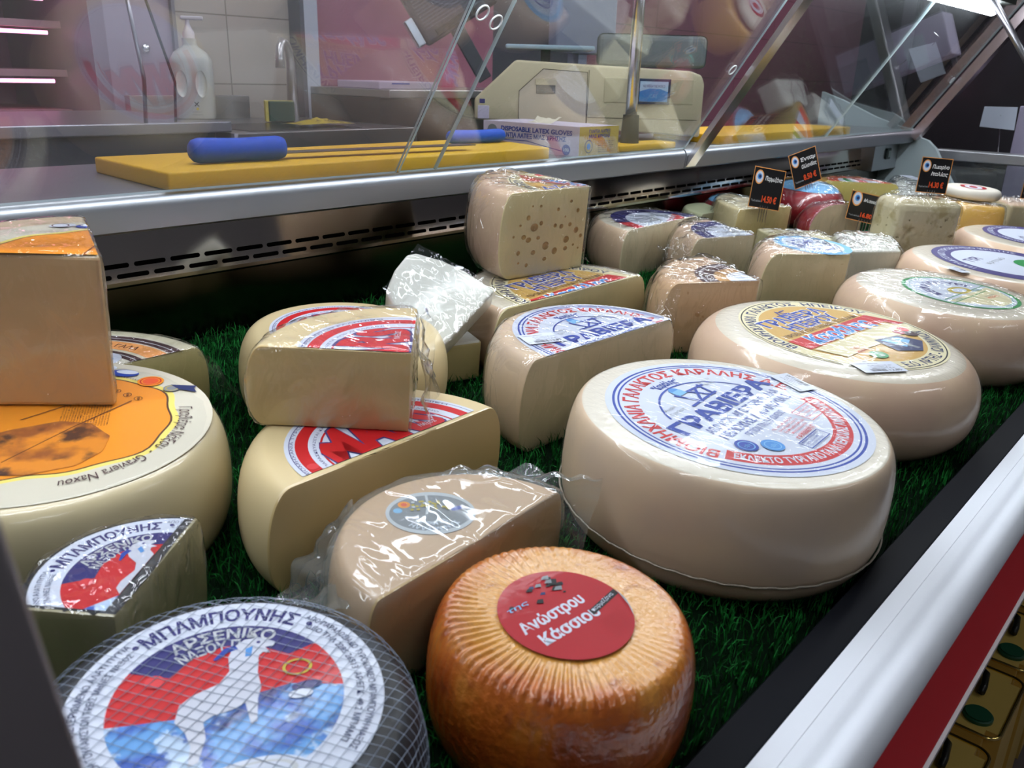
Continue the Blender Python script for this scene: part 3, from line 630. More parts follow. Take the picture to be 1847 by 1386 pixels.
# quarter full of holes
rng_h = random.Random(21)
t = thing('cheese_quarter', 'tall wrapped cheese quarter full of round holes, standing on the half wheel with yellow label', 'cheese'); place(t, 1.086, .617, .0995, 0)
ca = (176, 92)
bm = cheese_bm(.178, .128, bulge=.008, fr=.014, frb=.02, cuts=[(0, 0, math.sin(math.radians(92)), -math.cos(math.radians(92))), (0, 0, -math.sin(math.radians(176)), math.cos(math.radians(176)))], bev=.002)
me = bpy.data.meshes.new('body'); bmesh.ops.recalc_face_normals(bm, faces=bm.faces); bm.to_mesh(me); bm.free()
hb = bmesh.new(); fd = Vector((math.cos(math.radians(176)), math.sin(math.radians(176)), 0)); fn = Vector((-fd.y, fd.x, 0))
holes = [(.34, .58, 5), (.26, .70, 2.6), (.42, .62, 2.4), (.68, .55, 2.8), (.79, .56, 2.6), (.60, .57, 2.2), (.88, .48, 3.4), (.76, .38, 4), (.50, .34, 4.5), (.22, .48, 3), (.28, .44, 3.6), (.17, .62, 1.6), (.95, .40, 2.4), (.40, .45, 2.6), (.62, .26, 3.6), (.76, .27, 2.8), (.35, .28, 3), (.50, .18, 2.6), (.28, .14, 2), (.17, .30, 2.4), (.88, .72, 2.2), (.62, .76, 2), (.78, .84, 2), (.40, .82, 1.8), (.30, .83, 1.2), (.93, .25, 1.4), (.72, .66, 1.3), (.18, .18, 1.4), (.86, .30, 1.6), (.10, .5, 1.4)]
for (a, z, r) in holes:
    c = fd*(1-a)*.176+Vector((0, 0, .128*z)); c += fn*(.0003*r) 
    g = bmesh.ops.create_uvsphere(hb, u_segments=14, v_segments=10, radius=r*.00145)
    bmesh.ops.scale(hb, vec=(1.2, .8, rng_h.uniform(.8, 1.15)), verts=g['verts']); bmesh.ops.translate(hb, vec=c, verts=g['verts'])
hm = bpy.data.meshes.new('holes'); hb.to_mesh(hm); hb.free()
ho = bpy.data.objects.new('holes', hm); COL.objects.link(ho)
bo = bpy.data.objects.new('tmp', me); COL.objects.link(bo)
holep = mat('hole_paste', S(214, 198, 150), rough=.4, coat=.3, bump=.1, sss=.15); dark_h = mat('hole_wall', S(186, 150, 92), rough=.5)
for x in (pale2, holep): me.materials.append(x)
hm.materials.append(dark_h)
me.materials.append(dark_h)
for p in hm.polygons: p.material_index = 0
md = bo.modifiers.new('b', 'BOOLEAN'); md.operation = 'DIFFERENCE'; md.object = ho; md.solver = 'EXACT'; md.material_mode = 'TRANSFER'
dg = bpy.context.evaluated_depsgraph_get(); me2 = bpy.data.meshes.new_from_object(bo.evaluated_get(dg)); me2.name = 'body'
bpy.data.objects.remove(bo); bpy.data.objects.remove(ho)
b = bpy.data.objects.new('body', me2); COL.objects.link(b); b.parent = t
for p in me2.polygons: p.use_smooth = p.material_index != 1 or p.area < 1e-5
me2.set_sharp_from_angle(angle=math.radians(45))
art_epirus().build('label', t, .128, .128, math.radians(120), cuts=[(0, .003, math.sin(math.radians(92)), -math.cos(math.radians(92))), (0, .003, -math.sin(math.radians(176)), math.cos(math.radians(176)))])
wrap(t, b, film_t, off=.002, amp=.0035, freq=22, vox=.005, seed=16, stretch=(1, 1, .35))
o = sheet('film_edge', t, [(.002, -.004, .128), (-.002, .10, .127), (.018, .09, .02), (.018, .0, .004)], film_m, 12, .006, 17); o['label'] = 'loose film standing off the cut side'

# tilted white piece and its chunk
wm = mat('white_curd', S(212, 212, 202), rough=.5, coat=.8, coat_rough=.08, bump=.9, bscale=38, bstretch=(1, 1, .3), sss=.1)
t = thing('cheese_piece', 'flat white crumbly cheese piece in film, tilted against the yellow wheel', 'cheese')
B0 = P(.70, .555, .085); zn = (DECK.to_3x3() @ Vector((-.351, -.444, .824))).normalized()
xa = Vector((1, 0, 0)); xa = (xa-zn*xa.dot(zn)).normalized(); ya = zn.cross(xa)
t.matrix_world = Matrix.Translation(B0) @ Matrix((xa, ya, zn)).transposed().to_4x4()
def todeckpt(u, v, h): return (Matrix.Translation(B0) @ Matrix((xa, ya, zn)).transposed().to_4x4()).inverted() @ P(u, v, h)
cs = [todeckpt(*q) for q in ((.690, .533, .065), (.806, .548, .122), (.793, .592, .14), (.778, .622, .15), (.757, .650, .157), (.745, .655, .155), (.718, .648, .140), (.690, .632, .120), (.684, .60, .1))]
bm = prism([(p.x, p.y) for p in cs], -.034, 0, bev=.004)
ow = obj('body', bm, wm, t, smooth=True, autos=40); wrap(t, ow, film_t, off=.001, amp=.0012, freq=35, vox=.004, seed=18) if False else None
o = sheet('plastic_wrap', t, [(cs[0].x-.004, cs[0].y-.004, .002), (cs[1].x+.006, cs[1].y, .002), (cs[4].x+.01, cs[4].y+.01, .002), (cs[7].x-.002, cs[7].y+.004, .002)], film_m, 22, .0022, 18, fold=45); o['label'] = 'creased film'
t, b = wedge_block('cheese_piece', 'small cream cheese chunk under the tilted white piece', [(0, 0), (.07, -.02), (.085, .02), (.03, .06), (-.01, .04)], .055, .722, .572, 0, 0, wm, mat('cream_paste', S(196, 182, 132), rough=.5, coat=.4, bump=.2), bev=.004)

# tan quarter with dark ring label
def art_brown():
    A = Art(); A.disc(1, 'dbrown'); A.ring(.9, .93, 'lgrey'); A.disc(.7, 'tan'); A.disc(.5, 'white', 0, .0); A.arc('ΚΕΦΑΛΟΓΡΑΒΙΕΡΑ', .74, 170, 80, .12, 'lgrey', .01); return A
t, b = cheese('cheese_quarter', 'tan cheese quarter in crinkled film with dark brown ringed label', 'cheese', 1.228, .376, 0, .158, .112, mat('tan_rind2', S(204, 168, 132), rough=.4, coat=.7, bump=.2, sss=.12), mat('tan_paste2', S(206, 172, 132), rough=.45, coat=.7, bump=.2, bscale=14, sss=.15, spots=(S(186, 146, 100), 60, .66, .7)), bulge=.008, fr=.016, cuts=sector(62, 152))
art_brown().build('label', t, .112, .10, math.radians(60), cuts=[(0, .003, math.sin(math.radians(62)), -math.cos(math.radians(62))), (0, .003, -math.sin(math.radians(152)), math.cos(math.radians(152)))])
wrap(t, b, film_t, off=.003, amp=.006, freq=22, vox=.005, seed=19, stretch=(1, 1, .6))
o = sheet('film_tail', t, [(-.13, .06, .11), (-.15, .09, .1), (-.185, .07, .05), (-.16, .05, .03)], film_t, 10, .01, 21)

# pale quarter behind the yellow-labelled wheel
t, b = cheese('cheese_quarter', 'pale cheese quarter in crinkled film with a light blue label, behind the yellow-labelled wheel', 'cheese', 1.515, .345, 0, .160, .122, pale2, mat('cream_paste2', S(206, 192, 150), rough=.45, coat=.7, bump=.2, bscale=16, sss=.12, spots=(S(176, 152, 104), 110, .7, .73)), bulge=.008, fr=.02, cuts=sector(54, 146))
A = Art(); A.disc(1, 'sky'); A.disc(.8, 'white'); A.text('ΓΡΑΒΙΕΡΑ', -.5, .5, .1, .2, 'blue', .04); A.ring(.5, .56, 'blue')
A.build('label', t, .122, .07, math.radians(10), off=(.01, .075))
wrap(t, b, film_t, off=.0025, amp=.006, freq=22, vox=.006, seed=22)
o = sheet('film_tail', t, [(.10, .12, .12), (.02, .02, .12), (.03, -.01, .01), (.13, .09, .01)], film_t, 12, .008, 23)

# two pieces with blue and red label
def art_bluered():
    A = Art(); A.disc(1, 'navy'); A.disc(.74, 'white'); A.ring(.74, 1, 'red', 150, 205); A.poly([(-.1, .0), (.75, .30), (.66, .02), (.5, -.1), (-.1, -.25)], 'red'); A.text('ΓΡΑΒΙΕΡΑ', -.1, .7, -.08, .16, 'white', .03, rot=.33)
    A.poly([(-.3, .2), (.1, .4), (.3, .5), (.0, .1)], 'lgrey'); A.small(-.4, .1, .4, 3, .1, .06, 'grey', 3); return A
t, b = cheese('half_round_cheese', 'half pale wheel with navy-rimmed white label, against the slotted back panel', 'cheese', 1.53, .735, 0, .150, .1, pale2, paste_pale, bulge=.006, fr=.02, cuts=[(0, 0, .03, -1)])
art_bluered().build('label', t, .1, .12, math.radians(5), cuts=[(0, .002, .03, -1)], off=(.01, 0)); wrap(t, b, film_t, off=.002, amp=.004, freq=22, vox=.006, seed=24)
t, b = cheese('cheese_quarter', 'pale cheese quarter with navy and red label in crinkled film, right of the holed cheese', 'cheese', 1.60, .569, 0, .158, .1, pale2, paste_pale, bulge=.006, fr=.018, cuts=sector(70, 162))
art_bluered().build('label', t, .1, .125, math.radians(20), cuts=[(0, .002, math.sin(math.radians(70)), -math.cos(math.radians(70))), (0, .002, -math.sin(math.radians(162)), math.cos(math.radians(162)))], off=(-.004, 0)); wrap(t, b, film_t, off=.003, amp=.006, freq=24, vox=.006, seed=25)
o = sheet('film_tail', t, [(-.14, .05, .09), (-.13, .08, .1), (-.20, .10, .07), (-.20, .05, .04)], film_t, 12, .012, 26, fold=50)
o = sheet('film_edge', t, [(.0, .0, .1), (.05, .12, .1), (.07, .11, .01), (.02, -.01, .01)], film_t, 12, .008, 27)

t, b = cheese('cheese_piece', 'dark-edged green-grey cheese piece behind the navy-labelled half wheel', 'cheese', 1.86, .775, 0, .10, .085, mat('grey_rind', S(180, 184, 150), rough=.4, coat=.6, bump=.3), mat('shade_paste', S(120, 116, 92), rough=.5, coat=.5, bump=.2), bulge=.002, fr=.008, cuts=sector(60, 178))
t, b = cheese('cheese_quarter', 'hard yellow cheese slab in film under the first price sign', 'cheese', 1.93, .645, .0, .175, .113, mat('parm_rind', S(222, 206, 160), rough=.45, coat=.7, bump=.4, sss=.1), mat('parm_paste', S(214, 190, 130), rough=.5, coat=.6, bump=.3, sss=.1), bulge=.002, fr=.006, cuts=sector(85, 165))
wrap(t, b, film_t, off=.002, amp=.004, freq=22, vox=.006, seed=28)
t, b = wedge_block('cheese_wedge', 'small pale yellow cheese wedge in glossy film in front of the yellow slab', [(0, 0), (.12, -.075), (.17, -.02), (.06, .075)], .082, 1.70, .565, 0, 0, mat('lemon_top', S(222, 212, 170), rough=.4, coat=.8, bump=.4), mat('lemon_paste', S(222, 212, 166), rough=.45, coat=.8, bump=.6, bscale=30), bev=.004)
wrap(t, b, film_t, off=.002, amp=.005, freq=26, vox=.005, seed=29)

# red waxed cheeses, edam, gouda
redwax = mat('red_wax', S(150, 14, 30), rough=.35, coat=.9, coat_rough=.08, bump=.35, bscale=18)
def ball(label, u, v, R, h, seed, n='waxed_cheese_ball', lab=True):
    t = thing(n, label, 'cheese'); place(t, u, v, 0)
    prof = [(0, 0)]+[(R*math.sin(PI*k/20)**.75*1.0, h/2-h/2*math.cos(PI*k/20)) for k in range(1, 20)]+[(0, h)]
    o = obj('body', lathe(prof, 48), redwax, t, smooth=True)
    if lab:
        bm = lathe([(0, h+.0012)]+[(R*math.sin(PI*k/20)**.75*.999+.001, h/2+h/2*math.cos(PI*k/20)+.001) for k in range(1, 6)], 24)
        obj('label', bm, ink('sky'), t, smooth=True)
    wrap(t, o, film_t, off=.002, amp=.004, freq=22, vox=.006, seed=seed)
ball('dark red waxed cheese ball under the slotted panel, left of the first price sign', 1.99, .83, .07, .10, 30)
ball('large dark red waxed cheese ball between the first two price signs', 2.30, .765, .105, .125, 31)
t, b = cheese('round_cheese', 'orange cheese wheel seen between the two red waxed balls', 'cheese', 2.45, .82 - .02, .0, .08, .135, mat('amber_rind', S(220, 150, 60), rough=.35, coat=.8, bump=.3), bulge=.006, fr=.02) if False else (None, None)
t = thing('cheese_half', 'half red-rinded cheese ball showing its pale cut face, in film', 'cheese'); place(t, 2.02, .565, 0)
Rb, hb_ = .088, .125
bm = lathe([(0, 0)]+[(Rb*math.sin(PI*k/20)**.7, hb_/2-hb_/2*math.cos(PI*k/20)) for k in range(1, 20)]+[(0, hb_)], 56)
g = bmesh.ops.bisect_plane(bm, geom=bm.verts[:]+bm.edges[:]+bm.faces[:], plane_co=(0, 0, 0), plane_no=(-.35, -1, 0), clear_outer=True)
r = bmesh.ops.holes_fill(bm, edges=[e for e in bm.edges if e.is_boundary], sides=0)
for f in r['faces']: f.material_index = 1
bmesh.ops.recalc_face_normals(bm, faces=bm.faces)
me = bpy.data.meshes.new('body'); bm.to_mesh(me); bm.free(); o = obj('body', me, [redwax, mat('edam_paste', S(232, 208, 176), rough=.45, coat=.8, bump=.4, bscale=24, sss=.12)], t)
for p in me.polygons: p.use_smooth = p.material_index == 0
wrap(t, o, film_t, off=.003, amp=.005, freq=24, vox=.005, seed=32)
gold_r = mat('golden_rind', S(222, 176, 84), rough=.35, coat=.8, bump=.2, sss=.1)
t, b = cheese('half_round_cheese', 'half golden yellow cheese wheel in film with red and white label, behind the signs', 'cheese', 2.62, .735, 0, .135, .105, gold_r, mat('golden_paste', S(214, 196, 110), rough=.4, coat=.7, bump=.2, sss=.1), bulge=.004, fr=.03, cuts=[(0, 0, -.6, -.8)])
A = Art(); A.disc(1, 'coral'); A.disc(.7, 'white'); A.poly([(-.6, -.1), (.6, .3), (.6, 0), (-.5, -.4)], 'red'); A.poly([(-.4, .4), (.4, .6), (.5, .45), (-.3, .2)], 'green')
A.build('label', t, .105, .1, .4, cuts=[(0, .0, -.6, -.8)]); wrap(t, b, film_t, off=.002, amp=.004, freq=20, vox=.006, seed=33)
t, b = wedge_block('cheese_wedge', 'low pale yellow-green cheese wedge in film before the red-rinded half', [(-.08, .0), (.0, -.06), (.13, -.03), (.05, .045)], .078, 1.905, .48, 0, 0, mat('lime_top', S(216, 214, 176), rough=.4, coat=.8, bump=.4), mat('lime_paste', S(204, 200, 140), rough=.45, coat=.7, bump=.3), bev=.006)
wrap(t, b, film_t, off=.002, amp=.004, freq=26, vox=.005, seed=34)
t, b = wedge_block('cheese_wedge', 'white cheese wedge in crumpled shiny film left of the crumbly cheese block', [(-.13, -.02), (-.01, -.085), (.12, -.02), (.02, .07)], .095, 1.80, .425, 0, 0, wm, mat('white_paste', S(214, 214, 196), rough=.45, coat=.8, bump=.4), bev=.005)
wrap(t, b, film_t, off=.003, amp=.006, freq=28, vox=.005, seed=35)

# crumbly block
pm = mat('crumbly_paste', S(196, 186, 154), rough=.6, coat=.6, coat_rough=.1, bump=.5, bscale=40, spots=[(S(168, 154, 114), 34, .5, .62), (S(112, 100, 66), 60, .66, .72)])
t = thing('cheese_block', 'tall pale crumbly cheese block in film, in front of the fourth price sign', 'cheese'); place(t, 2.045, .40, 0, math.radians(-38))
bm = prism([(-.085, -.045), (.085, -.045), (.085, .05), (-.085, .05)], 0, .168, bev=.022)
for _ in range(1): bmesh.ops.subdivide_edges(bm, edges=bm.edges[:], cuts=1, use_grid_fill=True)
me = bpy.data.meshes.new('body'); bm.to_mesh(me); bm.free(); o = bpy.data.objects.new('tmp', me); COL.objects.link(o)
md = o.modifiers.new('r', 'REMESH'); md.mode = 'VOXEL'; md.voxel_size = .0025; dg = bpy.context.evaluated_depsgraph_get(); me = bpy.data.meshes.new_from_object(o.evaluated_get(dg)); bpy.data.objects.remove(o)
for v in me.vertices:
    q = v.co*26; k = noise.noise(q)*.5+noise.noise(q*2.6)*.35+noise.noise(q*6)*.15
    d = -.011*max(0, k-.22); v.co += v.normal*d
me.name = 'body'; b = obj('body', me, pm, t, smooth=True); wrap(t, b, film_m, off=.002, amp=.003, freq=20, vox=.005, seed=36)

t, b = cheese('half_round_cheese', 'tall golden cheese half in glossy film under the small white wheel', 'cheese', 2.47, .385, 0, .095, .128, gold_r, mat('honey_paste', S(206, 176, 120), rough=.4, coat=.7, bump=.2), bulge=.004, fr=.012, cuts=[(0.02, 0, .8, -.6)])
wrap(t, b, film_t, off=.003, amp=.005, freq=26, vox=.005, seed=37, stretch=(.3, .3, 1.6))
t, b = cheese('small_round_cheese', 'small white cheese wheel with dark red oval label on top of the golden cheese', 'cheese', 2.47, .400, .134, .066, .026, mat('white_rind', S(216, 210, 196), rough=.6, coat=.2, bump=.4), bulge=.003, fr=.010)
A = Art(); A.disc(1, 'dred', sy=.8); A.disc(.85, 'white', sy=.62); A.disc(.5, 'dred', sy=.5); A.build('label', t, .026, .04, .3)
t, b = wedge_block('cheese_wedge', 'pale wedge in film at the right edge behind the purple-ringed wheels', [(0, 0), (.10, -.10), (.2, -.02), (.1, .08)], .115, 2.62, .33, 0, 0, pale2, mat('far_paste', S(214, 196, 156), rough=.45, coat=.7, bump=.3), bev=.008)
wrap(t, b, film_t, off=.003, amp=.005, freq=22, vox=.006, seed=38)
t, b = wedge_block('cheese_packet', 'packet with red and green printed sleeve below the third price sign', [(-.06, -.03), (.06, -.03), (.06, .03), (-.06, .03)], .05, 2.17, .44+.075, 0, -25, ink('teal'), ink('porange'), bev=.006)
A = Art(); A.rect(-1, 0, -.3, .3, 'red'); A.text('ΤΟΣΤ', -.9, -.1, -.18, .3, 'white', .03); A.build('label', t, .05, .055, 0)
# bags of wrapped goods by the end panel
for k, (u, v, s, lb) in enumerate([(2.75, .62, .075, 'crumpled clear bag of white cheese by the white end panel'), (2.98, .70, .08, 'clear bag with printed white sticker in the far corner of the case')]):
    t = thing('wrapped_packet', lb, 'packet'); place(t, u, v, 0, .4*k)
    bm = prism([(-s*1.3, -s*.6), (s*1.3, -s*.6), (s*1.1, s*.6), (-s*1.1, s*.6)], 0, .08, bev=.012); o = obj('contents', bm, mat('white_curd2', S(214, 216, 208), rough=.5, coat=.6, bump=.4), t, smooth=True, autos=40)
    wrap(t, o, film_t, off=.006, amp=.016, freq=16, vox=.007, seed=40+k)
    if k: A = Art(); A.rect(-1, 1, -.5, .5, 'white'); A.small(-.8, .7, .3, 5, .17, .1, 'black', 4); A.build('sticker', t, .1, .045, .5)

# ================================================================== PRICE SIGNS
def sign(name_lines, price, u, v, h, rz, w, hh, tilt, roll, label, stick=.03):
    t = thing('price_sign', label, 'sign', 'black price signs standing on the cheeses'); 
    t.matrix_world = Matrix.Translation(P(u, v, h)) @ Matrix.Rotation(rz, 4, 'Z') @ Matrix.Rotation(roll, 4, 'Y') @ Matrix.Rotation(tilt, 4, 'X')
    card = obj('card', box(-w/2, w/2, -.0006, .0006, 0, hh), mat('card_black', S(16, 16, 18), rough=.4, coat=.3), t)
    A = Art(); bw = .02*w/.07
    for q in ([(-w/2, .0005), (w/2, .0005)], [(w/2, 0), (w/2, hh)], [(w/2, hh-.0005), (-w/2, hh-.0005)], [(-w/2, hh), (-w/2, 0)]): A.line(q, .0014, 'porange')
    r = w*.14; x0, y0 = -w*.31, hh*.76
    A.disc(r, 'porange', x0, y0, sy=1.35); A.disc(r*.82, 'white', x0, y0, sy=1.35); A.disc(r*.5, 'lblue', x0, y0+.001, sy=1.1); A.disc(r*.3, 'nav2', x0+.001, y0+.001)
    for i, l in enumerate(name_lines): A.text(l, -w*.12, w*.44, hh*(.70-.2*i), hh*.1, 'white2', .025, .2)
    A.text(price, -w*.12, w*.36, hh*.16, hh*.15, 'coral', .03); A.text('Τιμή κιλού', -w*.45, -w*.14, hh*.15, hh*.045, 'lgrey', 0)
    o = A.build('print', t, 0, 1, 0, dz=.00006, z0=.0009); o.rotation_euler = (PI/2, 0, 0); 
    bm = bmesh.new()
    for k in range(4): add_tube(bm, [(-w*.12+k*w*.08, -.0012, .006), (-w*.12+k*w*.08, -.0012, -stick)], .0008, 6)
    obj('prongs', bm, mat('chrome', (.8, .8, .8), rough=.15, metal=1), t)
fc = math.atan2(-.657, .754)   # turned toward the shopper
sign(['Παρμεζάνα'], '14.50 €', 1.815, .66, .116, math.radians(-30), .082, .088, -.12, .16, 'black price sign reading Παρμεζάνα on the hard yellow slab')
sign(['Ένταμ', 'Ολλανδίας'], '8.50 €', 2.235, .74, .126, math.radians(-30), .082, .09, -.1, -.32, 'black price sign reading Ένταμ, leaning left on the large red ball')
sign(['Μετσοβόνε'], '16.80 €', 2.06, .52, .088, math.radians(-40), .092, .066, -.15, .2, 'black price sign reading Μετσοβόνε, partly behind the crumbly block', .08)
sign(['Πεκορίνο', 'Ιταλίας'], '14.30 €', 2.12, .405, .172, math.radians(-45), .072, .078, -.05, .06, 'black price sign reading Πεκορίνο Ιταλίας above the crumbly block')
sign(['Τυρί'], '9.90 €', 2.72, .30, .125, math.radians(-45), .08, .08, -.05, .06, 'black price sign cut off by the right edge')

# ================================================================== GRASS
feet = [(.206, .33, .05), (.713, .150, .147), (1.085, .193, .166), (1.462, .165, .15), (1.85, .18, .165), (2.23, .19, .16), (.385, .0905, .085), (.181, .166, .104), (.6, .598, .118), (.229, .538, .146)]
N0 = 150000
U = rng.uniform(-.05, 3.2, N0)**1.0; V = rng.uniform(0.0, .895, N0)
k = rng.uniform(0, 1, N0) < np.clip(1.15-.42*U, .12, 1)
U, V = U[k], V[k]
ok = np.ones(len(U), bool)
for (a, b_, r) in feet: ok &= (U-a)**2+(V-b_)**2 > (r-.012)**2
halves = [(.407, .191, .108), (.4505, .332, .132), (.306, .664, .15), (.803, .36, .134), (.978, .536, .168), (1.53, .735, .15)]
for (a, b_, r) in halves: ok &= ~(((U-a)**2+(V-b_)**2 < (r-.01)**2) & (V > b_+.008))
U, V = U[ok], V[ok]; n = len(U)
ang = rng.uniform(0, 2*PI, n); ln = rng.uniform(.010, .021, n); lean = rng.uniform(.1, 1.1, n); w = rng.uniform(.0004, .0009, n)
lx, ly = np.cos(ang), np.sin(ang); wa = rng.uniform(0, 2*PI, n); wx, wy = np.cos(wa)*w, np.sin(wa)*w
lp = np.clip((V-.004)/.02, .15, 1)
co = np.zeros((n, 5, 3))
m1 = .55*ln; 
co[:, 0] = np.c_[U-wx, V-wy, np.zeros(n)]; co[:, 1] = np.c_[U+wx, V+wy, np.zeros(n)]
h1 = m1*np.cos(lean*.5); s1 = m1*np.sin(lean*.5)
co[:, 2] = np.c_[U+lx*s1+wx*.8, V+ly*s1*lp+wy*.8, h1]; co[:, 3] = np.c_[U+lx*s1-wx*.8, V+ly*s1*lp-wy*.8, h1]
s2 = s1+.45*ln*np.sin(lean*1.4); h2 = h1+.45*ln*np.cos(lean*1.4)
co[:, 4] = np.c_[U+lx*s2, np.maximum(V+ly*s2*lp, .0005), h2]
me = bpy.data.meshes.new('artificial_grass'); me.vertices.add(n*5); me.vertices.foreach_set('co', co.reshape(-1))
me.loops.add(n*7); me.polygons.add(n*2)
base = np.arange(n)*5
li = np.c_[base, base+1, base+2, base+3, base+3, base+2, base+4].reshape(-1); me.loops.foreach_set('vertex_index', li)
st = np.c_[np.arange(n)*7, np.arange(n)*7+4].reshape(-1); me.polygons.foreach_set('loop_start', st)
me.update(calc_edges=True); me.validate()
gm = mat('grass_blade', S(30, 118, 48), rough=.65, spec=.12, spots=(S(8, 64, 22), 90, .4, .6))
g = obj('artificial_grass', me, gm); g.matrix_world = DECK; tag(g, 'dark green artificial grass mat covering the display deck', 'grass mat', kind='stuff')

# ================================================================== COUNTER CASE
steel = mat('brushed_steel', (.33, .35, .38), rough=.38, metal=.75, bump=.03, bscale=200, bstretch=(.02, 1, 1))
mirror = mat('polished_steel', (.50, .47, .43), rough=.10, metal=1, bump=.02, bscale=6)
satin = mat('satin_aluminium', (.50, .51, .54), rough=.34, metal=1)
wplastic = mat('white_enamel', S(226, 231, 240), rough=.55, spec=.3)
def extrude(name, prof, x0, x1, m, parent, smooth=True, autos=35):
    bm = prism([(y, z) for y, z in prof], x0, x1); bmesh.ops.transform(bm, matrix=Matrix(((0, 0, 1, 0), (1, 0, 0, 0), (0, 1, 0, 0), (0, 0, 0, 1))), verts=bm.verts[:])
    return obj(name, bm, m, parent, smooth=smooth, autos=autos)
X0, X1 = -.75, 3.28
case = thing('display_counter', 'long refrigerated serve-over cheese counter with white front bumper and steel worktop', 'counter')
dk = obj('deck_tray', box(X0, X1, -.004, .905, -.03, -.0005), mat('deck_dark', S(6, 22, 10), rough=.9, spec=.05), case); dk.matrix_parent_inverse.identity(); dk.matrix_world = DECK
extrude('black_ledge', [(.1940, -.02), (.1915, .016), (.1890, .0200), (.1625, .0200), (.1610, .0195), (.1610, -.02)], X0, X1, mat('black_plastic', S(18, 20, 26), rough=.6, spec=.08), case, smooth=False)
extrude('white_bumper', [(.1608, -.03), (.1608, .0200), (.158, .0212), (.146, .0212), (.1455, .0208), (.138, .0206), (.134, .0198), (.131, .0182), (.127, .0176), (.1235, .0180), (.118, .0168), (.1135, .013), (.1095, .006), (.1065, -.004), (.106, -.03)], X0, X1, wplastic, case)
extrude('red_stripe', [(.1065, -.0035), (.1062, -.0045), (.0895, -.045), (.105, -.045)], X0, X1, mat('red_strip', S(186, 26, 36), rough=.45), case)
extrude('lower_lip', [(.0895, -.0452), (.0868, -.0475), (.0868, -.052), (.0895, -.055), (.125, -.055), (.125, -.0452)], X0, X1, mat('lip_white', S(200, 190, 192), rough=.35), case)
extrude('base_cabinet', [(.34, -.845), (.34, -.12), (.125, -.075), (.125, -.0555), (1.30, -.0555), (1.30, -.845)], X0, X1, mat('cabinet_dark', S(40, 40, 44), rough=.5), case, smooth=False)
# rear: lower mirror panel, slotted strip, upper panel
extrude('rear_panel', [(1.106, .04), (1.112, .04), (1.112, .20), (1.106, .20)], X0, X1, mat('shaded_mirror', (.17, .15, .125), rough=.14, metal=1), case, smooth=False)  # shadow under the rail is put into the darker metal colour
extrude('vent_strip', [(1.090, .157), (1.096, .153), (1.104, .153), (1.104, .240), (1.098, .240), (1.090, .162)], X0, X1, mirror, case, smooth=False)
bm = bmesh.new(); slot_dir = Vector((.008, .078)).normalized()
x = X0+.02; row = 0
while x < X1-.03:
    for row in (0, 1):
        zc = .170+row*.0135; yc = 1.090+(zc-.162)*.1026; x0 = x+(.025 if row else 0)
        if x0+.043 < X1-.02:
            pts = []
            for k in range(12): a = PI/2+PI*k/11; pts.append((x0+.003+.003*math.cos(a), .003*math.sin(a)))
            for k in range(12): a = -PI/2+PI*k/11; pts.append((x0+.040+.003*math.cos(a), .003*math.sin(a)))
            vs = [bm.verts.new((px, yc-.0004+pz*slot_dir.x, zc+pz*slot_dir.y)) for px, pz in pts]; bm.faces.new(vs)
    x += .050
obj('vent_slots', bm, mat('slot_dark', S(10, 8, 8), rough=.9, spec=.1), case)
for i, (a, b_) in enumerate(((X0, 1.716), (1.721, X1))):
    pr = [(1.012, .239), (1.003, .243)]+[(1.000+.014*(1-math.cos(PI/2*k/6)), .268+.016*math.sin(PI/2*k/6)) for k in range(7)]+[(1.36, .284), (1.36, .262), (1.10, .262), (1.10, .239)]
    extrude('worktop', pr, a, b_, steel, case)
extrude('rear_wall', [(1.30, -.055), (1.30, .262), (1.36, .262), (1.36, -.055)], X0, X1, satin, case, smooth=False)
# white end panel
extrude('end_panel', [(.995, .262), (.955, .250), (.925, .225), (.885, .165), (.835, .095), (.76, .03), (.60, .005), (.20, .0), (.20, -.05), (1.36, -.05), (1.36, .262)], 3.285, 3.31, mat('panel_white', S(186, 200, 204), rough=.4), case)
tag(extrude('end_shield', [(1.01, .2845), (1.36, .2845), (1.36, .40), (1.27, .37), (1.15, .32), (1.06, .293)], 3.285, 3.31, mat('panel_white', (0, 0, 0)), None), 'white curved end shield rising above the far end of the worktop', 'shield')
extrude('switch_plate', [(1.05, .150), (1.10, .150), (1.10, .235), (1.05, .235)], 3.05, 3.284, satin, case, smooth=False)
sw_ = obj('switch', box(3.16, 3.20, 1.044, 1.05, .185, .222, .002), mat('switch_dark', S(70, 84, 84), rough=.4), case)
obj('switch_rocker', box(3.168, 3.192, 1.041, 1.0445, .192, .214, .001), mat('rocker', S(150, 164, 164), rough=.4), sw_)

# upper glass
gf = film('pane_glass', tint=(.93, .95, .955), bump=0, haze=.028, rough=.0, fac=1.5)
gfl = film('veiled_pane_glass', tint=(.90, .89, .92), bump=0, haze=.09, rough=.0, fac=1.3)  # tint and haze imitate the lilac veil of reflected light on this pane
ge = mat('glass_edge', S(176, 196, 200), rough=.25, coat=.6)
gd = Vector((0, -.231, .346)).normalized(); gn = Vector((0, gd.z, -gd.y)).normalized()
def slab(name, x0, x1, L, th, mats, parent, y0=1.004, z0=.2845, l0=0):
    bm = box(x0, x1, 0, th, l0, L); M = Matrix(((1, 0, 0, 0), (0, gn.y, gd.y, y0), (0, gn.z, gd.z, z0), (0, 0, 0, 1)))
    for f in bm.faces: f.material_index = 0 if abs(f.normal.y) > .5 else 1
    bmesh.ops.transform(bm, matrix=M, verts=bm.verts[:])
    me = bpy.data.meshes.new(name); bm.to_mesh(me); bm.free(); return obj(name, me, mats, parent)
PL = .62
